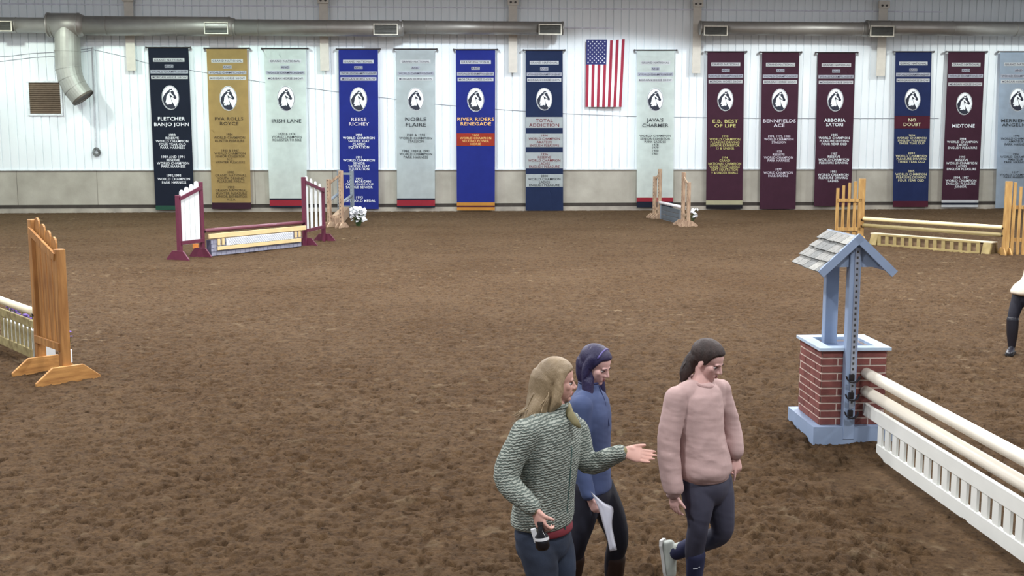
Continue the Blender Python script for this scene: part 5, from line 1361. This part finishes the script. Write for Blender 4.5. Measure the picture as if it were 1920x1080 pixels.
hand_shapes(bm, wrR + Vector((.006, -.004, -.008)), hdR, unit(-R * .9 + F * .1), (.75, -.1, .3), 0.98, curl=(.75, .85, .9, .95), thumb=(.8, .5), tcurl=.9)
body = blob('body', bm, 0.0042, m_skin, root, 3, face_deform(hc, HR, HF, HU))
face_parts(body, hc, HR, HF, HU, brow=(110, 88, 68))
# patterned fleece
m_kn = bpy.data.materials.new('heather_fleece'); m_kn.use_nodes = True
nt = m_kn.node_tree; N = nt.nodes; L = nt.links; b = N['Principled BSDF']; b.inputs['Roughness'].default_value = 0.9
tc = N.new('ShaderNodeTexCoord'); mp = N.new('ShaderNodeMapping'); mp.inputs['Scale'].default_value = (1, 1, 1); mp.inputs['Rotation'].default_value = (0.0, 0.16, 0.6)
L.new(tc.outputs['Object'], mp.inputs[0])
wv = N.new('ShaderNodeTexWave'); wv.bands_direction = 'Z'; wv.inputs['Scale'].default_value = 23; wv.inputs['Distortion'].default_value = 4.5; wv.inputs['Detail'].default_value = 1.5; wv.inputs['Detail Scale'].default_value = 3.0
L.new(mp.outputs[0], wv.inputs['Vector'])
cr = N.new('ShaderNodeValToRGB'); cr.color_ramp.elements[0].position = .22; cr.color_ramp.elements[0].color = lin((98, 108, 102)); cr.color_ramp.elements[1].position = .78; cr.color_ramp.elements[1].color = lin((164, 170, 160))
L.new(wv.outputs['Color'], cr.inputs[0]); L.new(cr.outputs[0], b.inputs['Base Color'])
bp = N.new('ShaderNodeBump'); bp.inputs['Distance'].default_value = .004; L.new(wv.outputs['Fac'], bp.inputs['Height']); L.new(bp.outputs[0], b.inputs['Normal'])
bm = bmesh.new()
torso(bm, [(neck + Z3 * .02, R, F, .072, .070), (neck - Z3 * .03, R, F, .110, .085), (neck - Z3 * .06, R, F, .175, .10), (chest - Z3 * .01, R, F, .205, .135), (pk(1026, 890), R, F, .185, .138), (pk(1021, 930), R, F, .182, .140), (pk(1016, 972), R, F, .188, .146), (pk(1016, 980), R, F, .165, .13)])
yoke(bm, neck, shR, shL, .058); limb(bm, [shR, elR, wrR + (elR - wrR) * .06], [.070, .062, .044], 18)
limb(bm, [shL, elL, wrL + (elL - wrL) * .06], [.074, .058, .042], 18)
sw = blob('fleece', bm, 0.0075, m_kn, root, 3, chain(fold_deform(.006, 9, 23, (1, 1, .8)), fold_deform(.003, 26, 4)))
m_olv = mat('olive_lining', (128, 120, 86), 0.8)
bm = bmesh.new()
cb = neck + Z3 * .02
tube(bm, [cb + F * .070 - R * .02 + Z3 * .01, pk(1068, 775, -.06), pk(1079, 792, -.09), pk(1088, 802, -.10)], [.016, .022, .020, .007], 12, flat=(unit((0, 1, 0)), .5)); obj('lapel', bm, m_olv, sw, True)
bm = bmesh.new(); ringtube(bm, neck + Z3 * .028, R, F, .070, .068, .014); obj('collar', bm, m_kn, sw, True)
bm = bmesh.new(); tube(bm, [neck + F * .086 - Z3 * .03, chest + F * .139 - Z3 * .02, pk(1026, 890) + F * .142, pk(1020, 950) + F * .143, pk(1017, 982) + F * .143], .0045, 6); obj('zip', bm, mat('teal_zip', (62, 92, 88), 0.6), sw)
for w_, e_ in ((wrR, elR), (wrL, elL)):
    bm = bmesh.new(); d_ = unit(w_ - e_); limb(bm, [w_ - d_ * .035, w_ - d_ * .0], [.043, .034], 16); obj('cuff', bm, m_olv, sw, True)
bm = bmesh.new(); torso(bm, [(pk(1020, 975), R, F, .160, .126), (pk(1021, 982), R, F, .170, .136), (pk(1022, 993), R, F, .164, .132), (pk(1022, 996), R, F, .12, .1)]); obj('red_shirt', bm, mat('dark_red_shirt', (112, 36, 46), 0.8), root, True)
m_jean = mat('dark_jeans', (24, 31, 46), 0.8, 0, 0, 5, 0.001, 300, rgb2=(42, 53, 72), lo=.35, hi=.65)
bm = bmesh.new()
torso(bm, [(pk(1019, 980), R, F, .145, .115), (pk(1018, 1008), R, F, .168, .13), (pk(1018, 1035), R, F, .150, .12), (pk(1018, 1050), R, F, .09, .08)])
limb(bm, [hiR, (hiR + knR) / 2 + F * .015, knR, (knR * .6 + anR * .4) - F * .01, anR], [.100, .090, .066, .060, .050], 20)
limb(bm, [hiL, (hiL + knL) / 2 + F * .015, knL, (knL * .6 + anL * .4) - F * .01, anL], [.100, .090, .066, .060, .050], 20)
blob('jeans', bm, 0.008, m_jean, root, 3, fold_deform(.004, 14, 15))
boot('boot', root, anR, F, m_bboot, anR + Z3 * .10, m_blk, shaft_r=.05); boot('boot', root, anL, F, m_bboot, anL + Z3 * .10, m_blk, shaft_r=.05)
# long blond hair swinging behind
m_bh = mat('ash_blond_hair', (118, 100, 74), 0.5, 0, 0, 5, 0.003, 200, stretch=(1, 1, .4), rgb2=(158, 138, 108), lo=.38, hi=.62)
bm = bmesh.new(); hair_cap(bm, hc, HR, HF, HU, 1, .010, .02)
for k in (-1, 1): limb(bm, [hc + HR * .060 * k + HF * .0 + HU * .050, hc + HR * .070 * k + HF * .006 - HU * .01, hc + HR * .070 * k + HF * .002 - HU * .085, hc + HR * .06 * k - HF * .03 - HU * .15], [.028, .030, .034, .016], 14)
limb(bm, [hc - HF * .06, pk(1014, 742, -.02), pk(1002, 768, -.06), pk(982, 787, -.10)], [.080, .070, .052, .014], 18)
limb(bm, [hc - HF * .05 - HU * .06, pk(1024, 760, -.02), pk(1012, 790, -.08)], [.07, .056, .014], 18)
hair = blob('hair', bm, 0.0045, m_bh, root, 4, chain(hairline(hc, HR, HF, HU, 1, .018, -.004), fold_deform(.0035, 50, 1, (1, 1, .22))))
bm = bmesh.new(); rnd = random.Random(22); ps_ = []
for i in range(80):
    m1 = pk(rnd.uniform(1000, 1030), rnd.uniform(735, 760), rnd.uniform(-.09, .04)); e_ = pk(rnd.uniform(955, 1015), rnd.uniform(768, 798), rnd.uniform(-.14, 0.0))
    ps_.append([hc - HF * .06 - HU * .02 + HR * rnd.uniform(-.05, .05), m1, (m1 + e_) / 2 + Vector((-.012, 0, -.022)), e_])
strands(bm, ps_, .0045, .001)
obj('hair_locks', bm, m_bh, hair, True)
# bottle in the lowered hand
bt = wrR + hdR * .095 + Vector((.0, -.02, -.03))
ax = unit((.12, -.1, -1))
t = thing('bottle', bt + ax * .10, 'small dark bottle with a white label held low in the hand of the fleece wearer', 'bottle')
bm = bmesh.new(); tube(bm, [bt - ax * .045, bt - ax * .035, bt - ax * .01, bt + ax * .01, bt + ax * .065, bt + ax * .080], [.012, .013, .017, .034, .036, .026], 20); obj('glass', bm, mat('black_glass', (22, 22, 26), 0.2), t, True)
bm = bmesh.new(); cvu = unit(ax.cross(Vector((0, 1, 0)))); cvv = ax.cross(cvu)
g = [[bm.verts.new(bt + ax * z + (cvu * math.cos(a) + cvv * math.sin(a)) * .0365) for a in np.linspace(0, 2 * math.pi, 25)[:-1]] for z in (.015, .030)]
for k in range(24): bm.faces.new((g[0][k], g[0][(k + 1) % 24], g[1][(k + 1) % 24], g[1][k]))
obj('bottle_label', bm, mat('label_white', (214, 216, 218), 0.6), t, True)
bm = bmesh.new(); tube(bm, [bt - ax * .058, bt - ax * .043], .015, 16); obj('cap', bm, m_blk, t)
bm = bmesh.new(); c = P(1003, 1004, Y0 - .36); box(bm, c, unit((1, 0, .3)), Y3, unit((-.3, 0, 1)), .026, .010, .075); bevel(bm, .003)
tag(obj('white_card', bm, mat('label_white', (214, 216, 218), 0.6)), 'narrow white card held beside the dark bottle in the lowered hand', 'card')

# ================================================================== person cut off by the right edge
Y0 = 14.1
F = unit((0.9, 0.35, 0)); R = F.cross(Z3)
hipc = pk(1936, 540); root = thing('person', (hipc.x, hipc.y, 0), 'person in a cream jacket, black breeches and black boots, cut off by the right edge', 'person')
neck = pk(1956, 455); chest = pk(1952, 480); hc = pk(1960, 432); HR, HF, HU = frame(F, tilt=.15)
hiL = pk(1914, 550, .06); knL = pk(1899, 598, .02); anL = pk(1897, 648, 0.0); hiR = pk(1942, 552, -.05); knR = pk(1958, 600, -.1); anR = pk(1962, 652, -.1)
shR = pk(1940, 472, -.16); elR = pk(1932, 512, -.18); wrR = pk(1950, 545, -.2); shL = pk(1962, 472, .14); elL = pk(1975, 512, .16); wrL = pk(1985, 545, .1)
bm = bmesh.new(); head_shapes(bm, hc, HR, HF, HU)
limb(bm, [hc - HU * .05 - HF * .02, neck - Z3 * .02], [.050, .055])
torso(bm, [(neck - Z3 * .03, R, F, .05, .05), (neck - Z3 * .07, R, F, .14, .075), (chest, R, F, .15, .10), (hipc, R, F, .15, .11), (hipc - Z3 * .06, R, F, .12, .09)])
for a, b_, c_ in ((shR, elR, wrR), (shL, elL, wrL)): limb(bm, [a, b_, c_], [.045, .037, .025])
for a, b_, c_ in ((hiR, knR, anR), (hiL, knL, anL)): limb(bm, [a, b_, c_], [.070, .047, .035])
for w_ in (wrR, wrL): hand_shapes(bm, w_, (0.2, 0, -1), -R, F, 0.95, curl=(.4, .5, .5, .6))
body = blob('body', bm, 0.006, m_skin, root, 3, face_deform(hc, HR, HF, HU)); face_parts(body, hc, HR, HF, HU)
bm = bmesh.new()
torso(bm, [(neck + Z3 * .02, R, F, .07, .07), (neck - Z3 * .06, R, F, .15, .09), (chest, R, F, .20, .135), (pk(1945, 520), R, F, .19, .15), (pk(1934, 536), R, F, .215, .20), (pk(1929, 548), R, F, .22, .22), (pk(1929, 553), R, F, .18, .17)])
limb(bm, [shR, elR, wrR], [.075, .062, .044]); limb(bm, [shL, elL, wrL], [.075, .062, .044])
blob('jacket', bm, .01, mat('cream_jacket', (214, 202, 184), 0.8), root, 3, fold_deform(.006, 9, 3))
bm = bmesh.new()
torso(bm, [(pk(1932, 545), R, F, .15, .12), (pk(1930, 562), R, F, .165, .13), (pk(1930, 575), R, F, .10, .09)])
limb(bm, [hiR, knR, anR], [.10, .066, .045]); limb(bm, [hiL, knL, anL], [.10, .066, .045])
blob('breeches', bm, .01, m_blkp, root, 3)
m_bb = mat('black_boot', (34, 34, 42), 0.3, 0, 0.1, 5)
for a_, k_ in ((anL, knL), (anR, knR)): boot('boot', root, a_, F if a_ is anR else unit((-.5, -.75, 0)), m_bb, a_ + unit(k_ - a_) * .34, m_blk, shaft_r=.076, s=1.15)
bm = bmesh.new(); hair_cap(bm, hc, HR, HF, HU); blob('hair', bm, .006, m_dk, root, 2, hairline(hc, HR, HF, HU))
